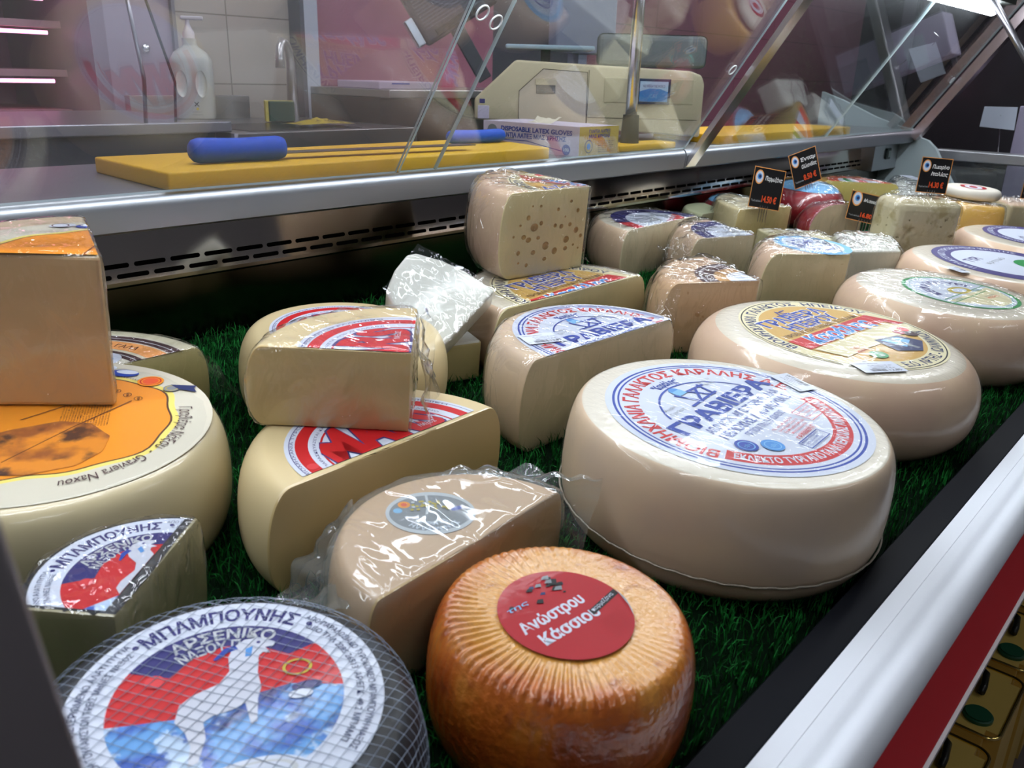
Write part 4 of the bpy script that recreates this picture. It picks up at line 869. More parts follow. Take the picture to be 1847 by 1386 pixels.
for i, (a, b_, lb) in enumerate([(-.7, .872, 'leftmost leaning glass pane above the worktop rail'), (.878, .952, 'narrow leaning glass strip with two drilled holes'), (.956, 1.716, 'leaning glass pane in front of the weighing scale'), (1.765, 2.490, 'leaning glass pane right of the polished strip'), (2.502, 3.24, 'rightmost leaning glass pane by the steel post')]):
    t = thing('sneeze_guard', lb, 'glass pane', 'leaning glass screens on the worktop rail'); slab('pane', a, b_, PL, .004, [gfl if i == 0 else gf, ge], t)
    if i == 1:
        for dx in (-.016, .018):
            c = Vector((.916+dx, 0, 0)); l = .262-dx*.35
            pts = [Vector((.916+dx+.0105*math.cos(q), 1.004, .2845))+gd*(l+.0105*math.sin(q))-gn*.001 for q in [2*PI*k/24 for k in range(24)]]
            obj('drilled_hole', tube(pts, .0014, 6, closed=True), mat('hole_edge', S(214, 220, 222), rough=.3), t, smooth=True)
    if i in (2, 4):
        l = .20; pts = [Vector((b_-.03+.010*math.cos(q), 1.004, .2845))+gd*(l+.010*math.sin(q))-gn*.001 for q in [2*PI*k/24 for k in range(24)]]
        obj('drilled_hole', tube(pts, .0014, 6, closed=True), mat('hole_edge', S(214, 220, 222), rough=.3), t, smooth=True)
pol = mat('mirror_steel', (.85, .82, .84), rough=.22, metal=1, bump=.02, bscale=20)
t = slab('glass_support', 1.722, 1.762, PL, .012, [pol, pol], None, y0=1.0, z0=.245); tag(t, 'polished steel strip leaning over the counter between two panes', 'support')
t = slab('glass_support', 3.245, 3.292, PL, .03, [mat('pink_steel', (.62, .52, .54), rough=.25, metal=1), mat('pink_steel', (.6, .5, .52), rough=.25, metal=1)], None, y0=.985, z0=.25); tag(t, 'satin steel leaning post at the far end of the worktop', 'support')
t = slab('glass_support', 3.245, 3.285, PL, .02, [mat('reflection_brown', (.30, .26, .24), rough=.3, metal=1)]*2, None, y0=1.075, z0=.285); tag(t, 'dull brown leaning bar added for a reflection by the far steel post', 'support')  # solid bar standing in for a reflected post
# canopy and tube
t = thing('tube_light', 'bright fluorescent tube along the top of the glass, cut by the top edge', 'light')
cy_, cz_ = .735, .640
obj('housing', extrude('housing', [(cy_-.03, cz_+.012), (cy_+.035, cz_+.012), (cy_+.035, cz_+.03), (cy_-.03, cz_+.03)], X0, 3.02, satin, t, smooth=False).data, satin, t) if False else extrude('housing', [(cy_-.04, cz_+.018), (cy_+.004, cz_+.018), (cy_+.004, cz_+.034), (cy_-.04, cz_+.034)], X0, 2.98, mat('housing_grey', S(70, 74, 70), rough=.5), t, smooth=False)
obj('tube', tube([(X0+.05, cy_, cz_), (2.90, cy_, cz_)], .015, 16), mat('tube_glow', (1, 1, 1), emit=(.86, .93, 1.0), est=34), t, smooth=True)
tag(obj('gas_strut', tube([(2.6, .72, .72), (2.6, .45, .36)], .009, 12), mat('strut_grey', (.3, .3, .33), rough=.3, metal=1), smooth=True), 'grey rod crossing the top right corner', 'strut')
t = obj('front_glass_arm', box(-.0085, .0065, -.004, .004, 0, .9, .002), mat('arm_steel', (.34, .31, .32), rough=.35, metal=1)); tag(t, 'out of focus steel arm at the lower left edge', 'support')
dvec = Vector((0, .47, 1)).normalized(); t.matrix_world = Matrix.Translation(Vector((.0385, .152-.47*.2, .296-.2))) @ Vector((0, 0, 1)).rotation_difference(dvec).to_matrix().to_4x4()
# bar of the neighbouring case
nb = thing('neighbour_case_rail', 'horizontal steel rail of the next case beyond the white end panel', 'rail')
obj('rail', box(3.42, 3.50, -.2, .97, .178, .215, .004), satin, nb); obj('rear_glass', box(3.47, 3.475, -.2, .97, -.03, .177), gf, nb); obj('base', box(3.42, 3.58, -.2, .97, -.845, -.03), mat('cabinet_dark', (0, 0, 0)), nb)
tag(obj('white_post', box(3.60, 3.72, .60, .757, -.845, .372, .004), mat('lilac_white', S(176, 170, 196), rough=.5)), 'pale lilac post at the right edge', 'post')
# small glass end pane
tag(obj('clear_divider', box(3.318, 3.322, .70, .93, .03, .17), [gf]), 'small clear divider beside the white end panel', 'glass pane')

# ================================================================== ON THE WORKTOP
ZT = .284
boardm = mat('yellow_board', S(252, 200, 44), rough=.45, bump=.05)
t = obj('cutting_board', prism([(.513, 1.012), (1.249, 1.012), (1.31, 1.235), (.527, 1.245)], ZT, ZT+.022, bev=.003), boardm, smooth=True, autos=40); tag(t, 'long yellow cutting board on the left part of the worktop', 'cutting board', 'yellow cutting boards')
t = obj('cutting_board', prism([(1.50, 1.03), (1.72, 1.03), (1.72, 1.09), (1.50, 1.09)], ZT, ZT+.014, bev=.003), boardm, smooth=True, autos=40); tag(t, 'short yellow cutting board beside the glove box', 'cutting board', 'yellow cutting boards')
t = obj('cutting_board', prism([(1.90, 1.02), (2.72, 1.02), (2.72, 1.20), (2.0, 1.27)], ZT, ZT+.022, bev=.003), boardm, smooth=True, autos=40); tag(t, 'yellow cutting board at the far right of the worktop', 'cutting board', 'yellow cutting boards')
bluem = mat('blue_handle', S(0, 84, 214), rough=.55, coat=0, bump=.1, bscale=150)
def knife(x0, y0, x1, y1, r, L, label, z):
    t = thing('cheese_knife', label, 'knife', 'blue-handled knives on the boards'); d = Vector((x1-x0, y1-y0, 0)); hl = d.length; t.matrix_world = Matrix.Translation((x0, y0, z)) @ Matrix.Rotation(math.atan2(d.y, d.x), 4, 'Z')
    pts = [(0, 0, r*1.05), (.004, 0, r*1.05), (.012, 0, r*1.05), (hl*.5, 0, r), (hl-.012, 0, r*1.05), (hl-.003, 0, r*1.05), (hl, 0, r*1.05)]
    o = obj('handle', tube(pts, [r*.6, r*.86, r, r*.95, r, r*.86, r*.5], 20), bluem, t, smooth=True); 
    obj('blade', prism([(hl-.005, -.0), (hl+L, -.0), (hl+L*.98, .028), (hl-.005, .03)], r*.5, r*.5+.0016), mat('blade_steel', (.35, .3, .24), rough=.35, metal=1), t)
knife(.585, 1.085, .722, 1.072, .0165, .36, 'knife with thick blue handle on the left cutting board, in front of the soap bottle', ZT+.022)
knife(1.125, 1.150, 1.262, 1.140, .0125, .03, 'knife with blue handle in front of the glove box', ZT+.022)

# glove box
t = thing('glove_box', 'white and yellow cardboard box of disposable latex gloves', 'box'); gx0, gx1, gy0, gy1, gz = 1.345, 1.475, 1.018, 1.27, .055
t.location = (gx0, gy0, ZT)
W_, D_ = gx1-gx0, gy1-gy0
bm = box(0, W_, 0, D_, 0, gz); 
for f in bm.faces: f.material_index = 1 if f.normal.y < -.5 else 0
me = bpy.data.meshes.new('carton'); bm.to_mesh(me); bm.free(); obj('carton', me, [mat('box_white', S(206, 196, 216), rough=.5), mat('box_yellow', S(214, 186, 74), rough=.5)], t)
A = Art(); l = D_
A.text('DISPOSABLE LATEX GLOVES', .05, .235, .038, .0085, 'blue', .03); A.text('ΓΑΝΤΙΑ ΛΑΤΕΞ ΜΙΑΣ ΧΡΗΣΗΣ', .05, .22, .026, .008, 'blue', .03); A.disc(.014, 'grey', .026, .036, sy=.9); A.text('GLOVES', .012, .04, .033, .004, 'white2', .02)
A.line([(.06, .02), (.12, .021), (.18, .012), (.21, .008)], .0015, 'blue'); A.disc(.010, 'blue', .222, .011); A.text('100', .2155, .2285, .008, .006, 'white', .02); A.text('ΕΛΑΦΡΩΣ ΠΟΥΔΡΑ', .06, .12, .010, .004, 'black', 0)
o = A.build('print', t, 0, 1, 0, dz=.00006); o.matrix_local = Matrix(((0, 0, -1, 0), (-1, 0, 0, D_), (0, 1, 0, 0), (0, 0, 0, 1)))
A = Art(); A.text('ΓΑΝΤΙΑ ΛΑΤΕΞ', .03, .10, .043, .006, 'blue', .03); A.text('ΜΙΑΣ ΧΡΗΣΗΣ', .03, .10, .034, .006, 'blue', .03); A.ring(.011, .0125, 'nav2', cx=.03, cy=.018); A.disc(.006, 'lblue', .03, .018); A.small(.06, .12, .026, 6, .004, .002, 'black', 2)
o = A.build('print', t, 0, 1, 0, dz=.00006); o.matrix_local = Matrix(((1, 0, 0, 0), (0, 0, -1, 0), (0, 1, 0, 0), (0, 0, 0, 1)))
o = sheet('glove_tip', t, [(.03, .10, gz), (.06, .09, gz+.004), (.065, .16, gz+.006), (.03, .16, gz+.002)], mat('latex', S(226, 218, 196), rough=.5), 8, .008, 3)

# weighing scale, facing the shopper
t = thing('weighing_scale', 'large cream label-printing weighing scale with small blue screen on the worktop', 'scale')
cxs = Vector((1.60, 1.23, 0)); t.matrix_world = Matrix.Translation((1.70, 1.265, ZT)) @ Matrix.Rotation(math.radians(-49), 4, 'Z')
crm = mat('scale_cream', S(206, 192, 160), rough=.45)
out = [(-.27, .043), (-.27, .09), (-.175, .178), (.235, .164), (.262, .155), (.27, .135), (.27, .016), (-.0, .03)]
out = [(x, z+.0) for x, z in out]
bm = prism(out, -.20, 0, bev=.006); bmesh.ops.transform(bm, matrix=Matrix(((1, 0, 0, 0), (0, 0, -1, 0), (0, 1, 0, 0), (0, 0, 0, 1))), verts=bm.verts[:])
sc_ = obj('housing', bm, crm, t, smooth=True, autos=40)
def on_face(name, x0, x1, z0, z1, y0, y1, m, p=t, bev=.001): return obj(name, box(x0, x1, y0, y1, z0, z1, bev), m, p)
gm_ = mat('seam_dark', S(90, 80, 66), rough=.7)
door = obj('printer_door', prism([(-.165, .045), (-.165, .11), (-.11, .160), (-.006, .155), (-.004, .035)], 0, .0018), mat('scale_cream2', S(210, 194, 172), rough=.45), t); door.matrix_local = Matrix(((1, 0, 0, 0), (0, 0, -1, 0), (0, 1, 0, 0), (0, 0, 0, 1)))
obj('door_seam', tube([(x, -.002, z) for x, z in ((-.165, .045), (-.165, .11), (-.11, .160), (-.006, .155), (-.004, .035))], .0009, 5), gm_, t)
on_face('label_slot', -.125, -.08, .105, .125, -.0035, -.001, mat('slot_grey', S(130, 124, 112), rough=.5)); on_face('slot_cover', -.127, -.078, .124, .138, -.005, -.001, crm)
on_face('seam', -.003, -.0015, .03, .16, -.0012, .001, gm_); on_face('seam', 0, .26, .054, .0552, -.0012, .001, gm_)
on_face('display_panel', .035, .245, .09, .145, -.0015, .001, mat('scale_cream3', S(196, 184, 152), rough=.5))
sc = on_face('screen_bezel', .112, .19, .088, .145, -.006, -.001, mat('bezel_blue', S(24, 46, 84), rough=.3, coat=.4))
scr = on_face('screen', .118, .184, .094, .139, -.0068, -.006, mat('screen', S(150, 176, 205), rough=.2, emit=S(190, 205, 220), est=.35), sc, 0)
A = Art(); A.poly([(-.033, -.022), (.033, -.022), (.033, .0), (.015, .006), (-.01, .007), (-.033, .0)], 'lblue'); A.text('WE WEIGH THE WORLD', -.026, .026, .009, .006, 'nav2', .0); A.text('CAS', -.009, .009, -.014, .008, 'sky', .02)
o = A.build('screen_print', sc, 0, 1, 0, dz=.00004, z0=.0003); o.matrix_local = Matrix(((1, 0, 0, .151), (0, 0, -1, -.0070), (0, 1, 0, .1165), (0, 0, 0, 1)))
on_face('rating_plate', -.262, -.235, .045, .075, -.0012, .001, mat('plate_lilac', S(200, 190, 214), rough=.5)); on_face('badge', -.258, -.245, .08, .09, -.0012, .001, ink('purple'))
pan = thing('weighing_pan', '', ''); bpy.data.objects.remove(pan)
obj('pan', box(-.20, .01, .02, .19, .203, .213, .004), mat('pan_steel', S(150, 172, 186), rough=.3, coat=.5), t); obj('pan_stem', box(-.115, -.092, .08, .12, .165, .204, .002), mat('stem_dark', S(50, 30, 24), rough=.5), t)
obj('keyboard', box(.02, .285, .08, .10, .17, .245, .014), mat('keyboard_grey', S(104, 108, 112), rough=.5), t)
t2_ = obj('monitor', box(1.97, 2.25, 1.585, 1.62, .49, .80, .008), mat('monitor_grey', S(118, 122, 146), rough=.5)); tag(t2_, 'grey-blue flat screen seen from behind, above the weighing pan', 'monitor')
obj('stand', box(2.09, 2.13, 1.60, 1.64, -.845, .50), mat('monitor_grey', (0, 0, 0)), t2_)
t = thing('worktop_post', 'upright steel post with dark foot in front of the scale', 'post'); t.location = (1.585, 1.065, ZT)
obj('pole', tube([(0, 0, .06), (0, 0, .62)], .0125, 20), pol, t, smooth=True); obj('foot', lathe([(0, 0), (.021, 0), (.017, .072), (.0, .072)], 20), mat('foot_grey', S(74, 72, 66), rough=.5), t, smooth=True, autos=50)

# ================================================================== BACK WORK AREA
t = thing('work_counter', 'grey steel counter behind the case on the left', 'counter')
obj('counter_top', box(-.9, 1.09, 1.82, 2.36, .288, .312, .003), mat('grey_top', (.34, .34, .38), rough=.35, metal=.8), t); obj('cabinet', box(-.9, 1.07, 1.86, 2.36, -.845, .288), mat('cab_blue', S(76, 80, 92), rough=.4, metal=.3), t)
t = thing('sink_unit', 'steel sink unit behind the cutting board', 'sink')
bm = box(1.10, 1.66, 1.82, 2.36, .243, .285, .002); obj('sink_top', bm, mat('sink_steel', (.45, .44, .43), rough=.3, metal=1), t); obj('basin', prism([(1.16, 1.86), (1.5, 1.86), (1.5, 2.12), (1.16, 2.12)], .2851, .2865, bev=.0006), mat('basin_dark', (.12, .12, .12), rough=.25, metal=1), t)
obj('splashback', box(1.10, 1.46, 2.33, 2.36, .285, .35, .002), mat('sink_steel', (0, 0, 0)), t); obj('cabinet', box(1.11, 1.66, 1.84, 2.36, -.845, .243), mat('cab_grey', S(96, 90, 88), rough=.4), t); obj('side_strip', box(1.091, 1.10, 1.815, 1.83, -.845, .285), mat('strip_white', S(186, 182, 196), rough=.4), t)
t = obj('faucet', tube([(1.52, 2.2, .285), (1.52, 2.2, .44), (1.515, 2.198, .475), (1.50, 2.19, .495), (1.483, 2.18, .498), (1.468, 2.17, .485), (1.462, 2.165, .455), (1.461, 2.164, .43)], [.017, .012, .0115, .0115, .0115, .012, .013, .014], 14), mat('faucet_steel', (.45, .45, .46), rough=.3, metal=.8), smooth=True); tag(t, 'curved chrome swan-neck faucet over the sink', 'faucet')
t = thing('soap_bottle', 'tall translucent pump bottle with moulded hand grips standing by the sink', 'bottle'); t.location = (1.065, 1.93, .312); t.rotation_euler.z = -.6
def squircle(w, d, z, n=40): return [(w*abs(math.cos(a))**.6*(1 if math.cos(a) > 0 else -1), d*abs(math.sin(a))**.6*(1 if math.sin(a) > 0 else -1), z) for a in [2*PI*k/n for k in range(n)]]
bm = bmesh.new(); rings = [squircle(w, d, z) for w, d, z in [(.040, .03, 0), (.044, .034, .004), (.045, .035, .05), (.046, .036, .11), (.045, .035, .13), (.036, .028, .145), (.018, .016, .158), (.0155, .0155, .162), (.0155, .0155, .175)]]
rv = [[bm.verts.new(p) for p in r] for r in rings]
for a, b_ in zip(rv, rv[1:]):
    for k in range(40): bm.faces.new((a[k], a[(k+1) % 40], b_[(k+1) % 40], b_[k]))
bm.faces.new(rv[0][::-1]); bm.faces.new(rv[-1])
o = obj('body', bm, mat('milky_plastic', S(186, 190, 182), rough=.35, coat=.4, sss=.2), t, smooth=True, autos=50)
for s in (-1, 1):
    bm = lathe([(0, .0), (.010, .001), (.014, .003), (.0145, .0045)], 24, sx=.85, sy=2.0); bmesh.ops.transform(bm, matrix=Matrix.Translation((s*.021, -.0355, .078)) @ Matrix.Rotation(PI/2, 4, 'X'), verts=bm.verts[:]); obj('hand_grip', bm, mat('grip_plastic', S(214, 218, 206), rough=.3, coat=.5), t, smooth=True)
A = Art(); A.line([(-.005, .03), (.003, .038)], .002, 'black'); A.line([(-.005, .038), (.003, .03)], .002, 'black'); A.disc(.003, 'gold', 0, .024); A.small(-.012, .014, .016, 2, .006, .003, 'grey', 1)
o = A.build('print', t, 0, 1, 0, dz=.00005); o.matrix_local = Matrix(((1, 0, 0, .008), (0, 0, -1, -.0358), (0, 1, 0, 0), (0, 0, 0, 1)))
pu = obj('pump', lathe([(0, .172), (.013, .172), (.013, .188), (.009, .194), (.005, .204), (.004, .214), (.0, .214)], 20), mat('pump_white', S(214, 210, 214), rough=.4), t, smooth=True, autos=50)
obj('nozzle', box(-.014, .034, -.006, .006, .214, .222, .0025), mat('pump_white', (0, 0, 0)), pu)
t = obj('sponge', box(-.035, .035, -.015, .015, 0, .055, .004), mat('sponge_green', S(64, 86, 70), rough=.9)); t.location = (1.44, 2.14, .287); t.rotation_euler.z = -.5; tag(t, 'green and yellow sponge standing behind the sink', 'sponge')
o = obj('foam_layer', box(-.036, .036, .015, .03, 0, .056, .004), mat('sponge_yellow', S(196, 184, 84), rough=.9), t); o2 = obj('foam_layer', box(-.045, -.036, -.015, .03, 0, .056, .002), mat('sponge_yellow', (0, 0, 0)), t)
t = thing('cleaning_cloth', 'crumpled yellow cloth lying on the sink edge', 'cloth'); t.location = (1.42, 1.94, .2875)
bm = bmesh.new(); g = [[bm.verts.new((i*.011-.09, j*.011-.04, .006+.016*max(0, (1-abs(i-8)/9)*(1-abs(j-3.5)/4.2))*(1+.8*noise.noise(Vector((i*.5, j*.5, 1)))))) for j in range(8)] for i in range(17)]
for i in range(16):
    for j in range(7): bm.faces.new((g[i][j], g[i+1][j], g[i+1][j+1], g[i][j+1]))
obj('cloth', bm, mat('cloth_yellow', S(178, 158, 44), rough=.8, spots=(S(110, 90, 30), 50, .55, .6)), t, smooth=True)
t = thing('steel_table', 'grey steel table with dark interior right of the sink', 'table')
obj('table_top', box(1.70, 2.6, 1.98, 2.42, .355, .378, .003), mat('sink_steel', (0, 0, 0)), t); obj('cabinet', box(1.70, 2.6, 2.02, 2.42, -.845, .355), mat('oven_dark', S(52, 40, 40), rough=.35), t)
tp = thing('paper_stack', 'stack of white wrapping paper with a blue edge on the steel table', 'paper'); tp.location = (1.72, 2.05, .378)
obj('sheets', box(0, .24, 0, .2, 0, .022, .004), mat('paper_pinkish', S(196, 180, 200), rough=.7), tp); obj('blue_band', box(.05, .12, -.001, .002, .014, .018), ink('blue'), tp)
t = thing('reflection_prop', 'dark tilted appliance with ridged back, added in place of a reflection in the narrow glass strip', 'reflection_prop')  # invented body added where the glass shows a dark reflection
t.matrix_world = Matrix.Translation((1.83, 1.88, .60)) @ Matrix.Rotation(math.radians(-38), 4, 'Z') @ Matrix.Rotation(math.radians(-32), 4, 'Y')
bm = box(-.10, .14, -.02, .02, -.06, .12, .012); obj('body', bm, mat('prop_dark', S(66, 64, 76), rough=.5), t)
bm = bmesh.new()
for k in range(14): add_box(bm, -.08, .12, -.023, -.02, -.02+.009*k, -.016+.009*k)
obj('ridges', bm, mat('ridge_dark', S(84, 84, 98), rough=.5), t); obj('strap', box(-.06, .07, -.026, -.02, -.05, -.03, .003), mat('strap_black', S(24, 22, 26), rough=.5), t)
obj('bracket', box(-.125, -.10, -.03, .03, -.05, .03, .004), mat('bracket_steel', (.5, .56, .6), rough=.3, metal=1), t); obj('support_leg', box(-.02, .02, .0, .02, -.22, -.05, .003), mat('prop_dark', (0, 0, 0)), t)

# open wall fridge glowing pink, far left
t = thing('wall_fridge', 'open shelved meat fridge glowing pink at the far left', 'fridge')
pk = mat('fridge_inner', S(150, 112, 134), rough=.5)
obj('back_panel', box(-.9, 1.06, 3.0, 3.03, -.84, 1.3), pk, t); obj('top_panel', box(-.9, 1.06, 2.42, 3.0, 1.15, 1.3), pk, t); obj('side_panel', box(1.06, 1.10, 2.42, 3.03, -.84, 1.3), mat('fridge_side', S(128, 112, 126), rough=.5), t)
for z in (.10, .285, .39, .515, .60, .80): 
    sh = obj('shelf', box(-.9, 1.06, 2.6, 3.0, z, z+.018), mat('shelf_pink', S(186, 140, 150), rough=.4), t)
    tb = obj('shelf_light', tube([(-.85, 2.62, z-.012), (1.03, 2.62, z-.012)], .005, 8), mat('pink_glow', (1, 1, 1), emit=S(255, 150, 200), est=7), t)
pkr = random.Random(3)
for z in (.303, .408, .533, .618):
    for k in range(9):
        x = -.78+k*.19; h = pkr.uniform(.03, .06)
        o = obj('meat_tray', prism([(-.07, -.07), (.07, -.07), (.07, .07), (-.07, .07)], 0, h, bev=.008), mat('tray_%d' % (k % 3), S(*[(150, 96, 110), (190, 170, 186), (96, 76, 104)][k % 3]), rough=.4), None)
        o.location = (x, 2.80, z); tag(o, 'packed food on the shelves of the pink-lit fridge', 'food tray', 'food packs in the pink-lit fridge')

t = thing('bent_rods', 'pair of thin bent dark rods in front of the lilac panel at the left', 'rod')
obj('rod', tube([(.862, 1.8, .62), (.885, 1.8, .40), (.893, 1.83, .312)], .0045, 8), mat('rod_grey', (.30, .30, .33), rough=.3, metal=.8), t, smooth=True)
obj('rod', tube([(.888, 1.8, .62), (.905, 1.8, .56), (.952, 1.8, .395), (.960, 1.83, .312)], .003, 8), mat('rod_dark', (.05, .06, .07), rough=.25, metal=.8), t, smooth=True)
# ================================================================== ROOM
def struct(name, bm, m): o = obj(name, bm, m); o['kind'] = 'structure'; return o
def tiles(name, c, g, sx, sy, off=0, rough=.3, row=.12):
    m = bpy.data.materials.new(name); N, L = nodes(m); b = N['Principled BSDF']; tc = N.new('ShaderNodeTexCoord'); sp = N.new('ShaderNodeSeparateXYZ'); cb = N.new('ShaderNodeCombineXYZ')
    L.new(tc.outputs['Object'], sp.inputs[0]); L.new(sp.outputs[0], cb.inputs[0]); L.new(sp.outputs[sy], cb.inputs[1])
    br = N.new('ShaderNodeTexBrick'); br.offset = off; br.inputs['Color1'].default_value = (*c, 1); br.inputs['Color2'].default_value = (*[x*.96 for x in c], 1); br.inputs['Mortar'].default_value = (*g, 1)
    br.inputs['Scale'].default_value = 1; br.inputs['Mortar Size'].default_value = .002; br.inputs['Brick Width'].default_value = sx; br.inputs['Row Height'].default_value = row; br.inputs['Bias'].default_value = 0
    L.new(cb.outputs[0], br.inputs[0]); L.new(br.outputs[0], b.inputs['Base Color']); b.inputs['Roughness'].default_value = rough; return m
struct('wall_back', box(1.29, 1.69, 2.42, 2.45, -.845, 2.0), tiles('wall_tiles', S(172, 164, 154), S(120, 112, 104), .2433, 2, row=.19))
struct('wall_panel', box(1.10, 1.29, 2.42, 2.45, -.845, 2.0), mat('lilac_panel', S(150, 136, 150), rough=.35))
struct('trim_4', box(1.284, 1.294, 2.405, 2.42, -.845, 2.0), mat('trim_grey', S(120, 118, 124), rough=.4))
kn = obj('panel_knob', lathe([(0, 0), (.012, 0), (.014, .008), (.009, .016), (0, .018)], 16), mat('chrome', (0, 0, 0)), smooth=True, parent=None); kn.matrix_world = Matrix.Translation((1.20, 2.42, .47)) @ Matrix.Rotation(PI/2, 4, 'X'); mw = kn.matrix_world.copy(); kn.parent = bpy.data.objects['wall_panel']; kn.matrix_world = mw
struct('trim_1', box(1.69, 1.74, 2.36, 2.45, -.845, 2.0), mat('column_white', S(178, 184, 196), rough=.4))
struct('trim_2', box(1.675, 1.69, 2.36, 2.45, -.845, 2.0), mat('column_dark', S(84, 86, 96), rough=.4))
struct('wall_service', box(1.74, 2.62, 2.43, 2.45, -.845, 2.0), mat('rose_panel', S(150, 92, 110), rough=.4, spots=(S(164, 104, 124), 2.5, .4, .6)))
struct('trim_3', box(1.742, 1.775, 2.41, 2.43, .40, 2.0), mat('orange_strip', S(150, 84, 60), rough=.5))
struct('wall_dark', box(2.62, 3.2, 2.43, 2.45, -.845, 2.0), mat('dark_door', S(72, 70, 80), rough=.4))
struct('wall_rose', box(3.2, 6.4, 2.43, 2.45, -.845, 2.0), tiles('rose_tiles', S(136, 88, 104), S(92, 60, 70), .42, 2, row=.22))
struct('wall_left', box(-3.0, -2.95, -3.5, 3.1, -.845, 2.0), mat('side_grey', S(110, 100, 110), rough=.6))
struct('wall_right', box(7.4, 7.45, -3.5, 3.1, -.845, 2.0), mat('shop_dark', S(38, 38, 44), rough=.5))
struct('wall_front', box(-3, 7.4, -3.55, -3.5, -.845, 2.0), mat('front_grey', S(120, 118, 124), rough=.6))
struct('wall_far', box(-3, .0-.0, 3.05, 3.1, -.845, 2.0), mat('side_grey', (0, 0, 0)))
struct('floor', box(-3, 7.4, -3.5, 3.1, -.87, -.845), tiles('floor_tiles', S(92, 86, 90), S(60, 56, 60), .4, 1))
struct('ceiling', box(-3, 7.4, -3.5, 3.1, 2.0, 2.05), mat('ceiling_grey', S(120, 122, 126), rough=.8))
for k, (x, y) in enumerate([(-.6, -1.3), (2.4, -1.3), (.2, .5), (2.0, .5), (3.8, .5), (1.0, 1.75), (3.4, 1.75), (5.6, 1.6)]):  # unseen lamps added to brighten the case and the background
    t = obj('added_ceiling_lamp', box(x-.6, x+.6, y-.06, y+.06, 1.96, 1.999), mat('lamp_glow' if y > 0 else 'lamp_dim', (1, 1, 1), emit=(.92, .96, 1.0), est=34 if y > 0 else 18)); tag(t, 'long ceiling lamp added out of view to light the shop', 'ceiling lamp', 'added ceiling lamps out of view')
# dark shelving beyond the end of the counter
t = thing('dark_cabinet', 'dark glass-fronted fridge cabinet beyond the end of the counter', 'cabinet')
obj('body', box(4.6, 5.2, .3, 1.55, -.845, 1.5), mat('cabinet_black', S(34, 32, 36), rough=.25, coat=.4), t); obj('frame', box(4.57, 4.60, 1.49, 1.55, -.845, 1.5), mat('frame_grey', S(70, 72, 80), rough=.3), t); obj('shelf_edge', box(4.57, 4.60, .3, 1.49, .12, .14), mat('frame_grey', (0, 0, 0)), t)
# blank cards on wires
for (X, ys, pts, lb, wire) in [(3.30, 0, [(.80, .371), (.803, .306), (.696, .300), (.700, .373)], 'blank white card on a wire stand on the steel rail', ((.745, .345), (.76, .216))),
                               (3.24, 0, [(1.06, .548), (1.00, .440), (.925, .472), (.975, .570)], 'blank grey card hanging crooked behind the glass', None),]:
    t = thing('blank_card', lb, 'card'); bm = bmesh.new(); 
    a = [bm.verts.new((X, y, z)) for y, z in pts]; b_ = [bm.verts.new((X+.0015, y, z)) for y, z in pts]; bm.faces.new(a); bm.faces.new(b_[::-1])
    for k in range(4): bm.faces.new((a[k], b_[k], b_[(k+1) % 4], a[(k+1) % 4]))
    obj('card', bm, mat('card_white', S(176, 184, 200), rough=.5), t)
    if wire: obj('wire', tube([(X-.002, *wire[0]), (X+.14, *wire[1])], .0014, 6), mat('chrome', (0, 0, 0)), t)
    else: obj('hook', tube([(X, .985, .560), (X, .965, .585), (X, .985, .60), (X, 1.0, .585)], .0014, 6), mat('chrome', (0, 0, 0)), t)

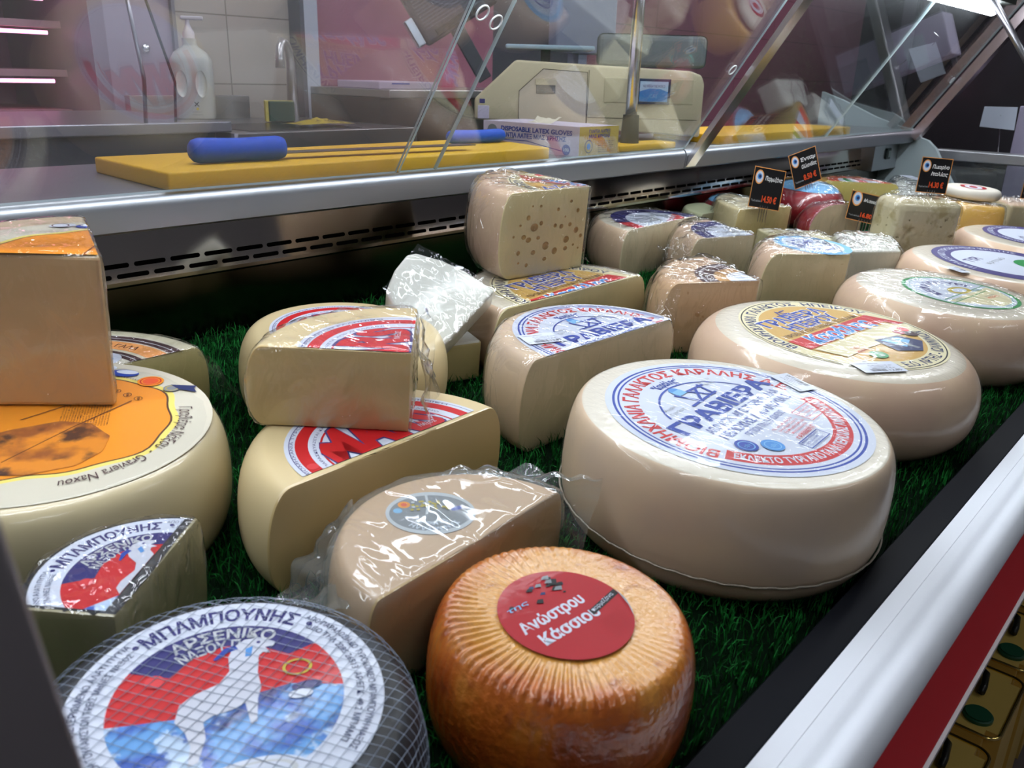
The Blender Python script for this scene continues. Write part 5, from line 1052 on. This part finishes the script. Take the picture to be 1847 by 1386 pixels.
# tins of oil below the front
gold = mat('gold_tin', (.80, .55, .14), rough=.45, metal=.35, bump=.03)
capm = mat('green_cap', S(18, 78, 52), rough=.45)
blk = mat('black_rim', S(22, 20, 16), rough=.4)
for k in range(7):
    t = thing('oil_tin', 'gold oil tin', 'tin', 'gold oil tins in a row below the counter front')
    x = 1.045+.215*(k-1); t.location = (x, .105, -.845)
    bm = prism([(0, 0), (.19, 0), (.19, .225), (0, .225)], 0, .345); es = [e for e in bm.edges if abs(e.verts[0].co.z-e.verts[1].co.z) > .1]; bmesh.ops.bevel(bm, geom=es, offset=.022, segments=6, affect='EDGES')
    obj('can', bm, gold, t, smooth=True, autos=40)
    path = [(.022+.0*0, .003), (.168, .003)]
    cor = [(.022, .022, PI, 1.5*PI), (.168, .022, 1.5*PI, 2*PI), (.168, .203, 0, .5*PI), (.022, .203, .5*PI, PI)]
    pts = [(cx_+.020*math.cos(a0+(a1-a0)*q/6), cy_2+.020*math.sin(a0+(a1-a0)*q/6), .346) for cx_, cy_2, a0, a1 in cor for q in range(7)]
    obj('rim', tube(pts, .003, 8, closed=True), mat('gold_rim', (.9, .68, .22), rough=.2, metal=1), t, smooth=True)
    cp = obj('cap', lathe([(0, .345), (.022, .345), (.022, .350), (.019, .351), (.019, .353), (0, .353)], 32), capm, t, smooth=True, autos=40); cp.location = (.045, .040, 0)
    bm = tube([(.10, .05, .352), (.115, .05, .356), (.150, .055, .357), (.165, .07, .356), (.165, .125, .356), (.15, .14, .356), (.11, .14, .352)], .0055, 10); obj('handle', bm, blk, t, smooth=True)
    t['label'] = ['gold oil tin, nearest of the row below the counter front', 'gold oil tin, second of the row from the lower right corner', 'gold oil tin with green cap lowest in the right corner', 'gold oil tin with green cap next above the lowest one', 'gold oil tin third up the row at the right edge', 'gold oil tin fourth up the row, mostly hidden by the red stripe', 'gold oil tin farthest along the row'][k]

# ================================================================== WORLD, VIEW
w = bpy.data.worlds.new('world'); scene.world = w; w.use_nodes = True; w.node_tree.nodes['Background'].inputs[0].default_value = (.5, .55, .62, 1); w.node_tree.nodes['Background'].inputs[1].default_value = .1
vs = scene.view_settings; vs.view_transform = 'Standard'; vs.look = 'None'; vs.gamma = 1; vs.use_curve_mapping = False; vs.exposure = -0.3
scene.cycles.transparent_max_bounces = 24; scene.cycles.max_bounces = 6; scene.cycles.diffuse_bounces = 3; scene.cycles.glossy_bounces = 4; scene.cycles.use_adaptive_sampling = True; scene.cycles.adaptive_threshold = .03
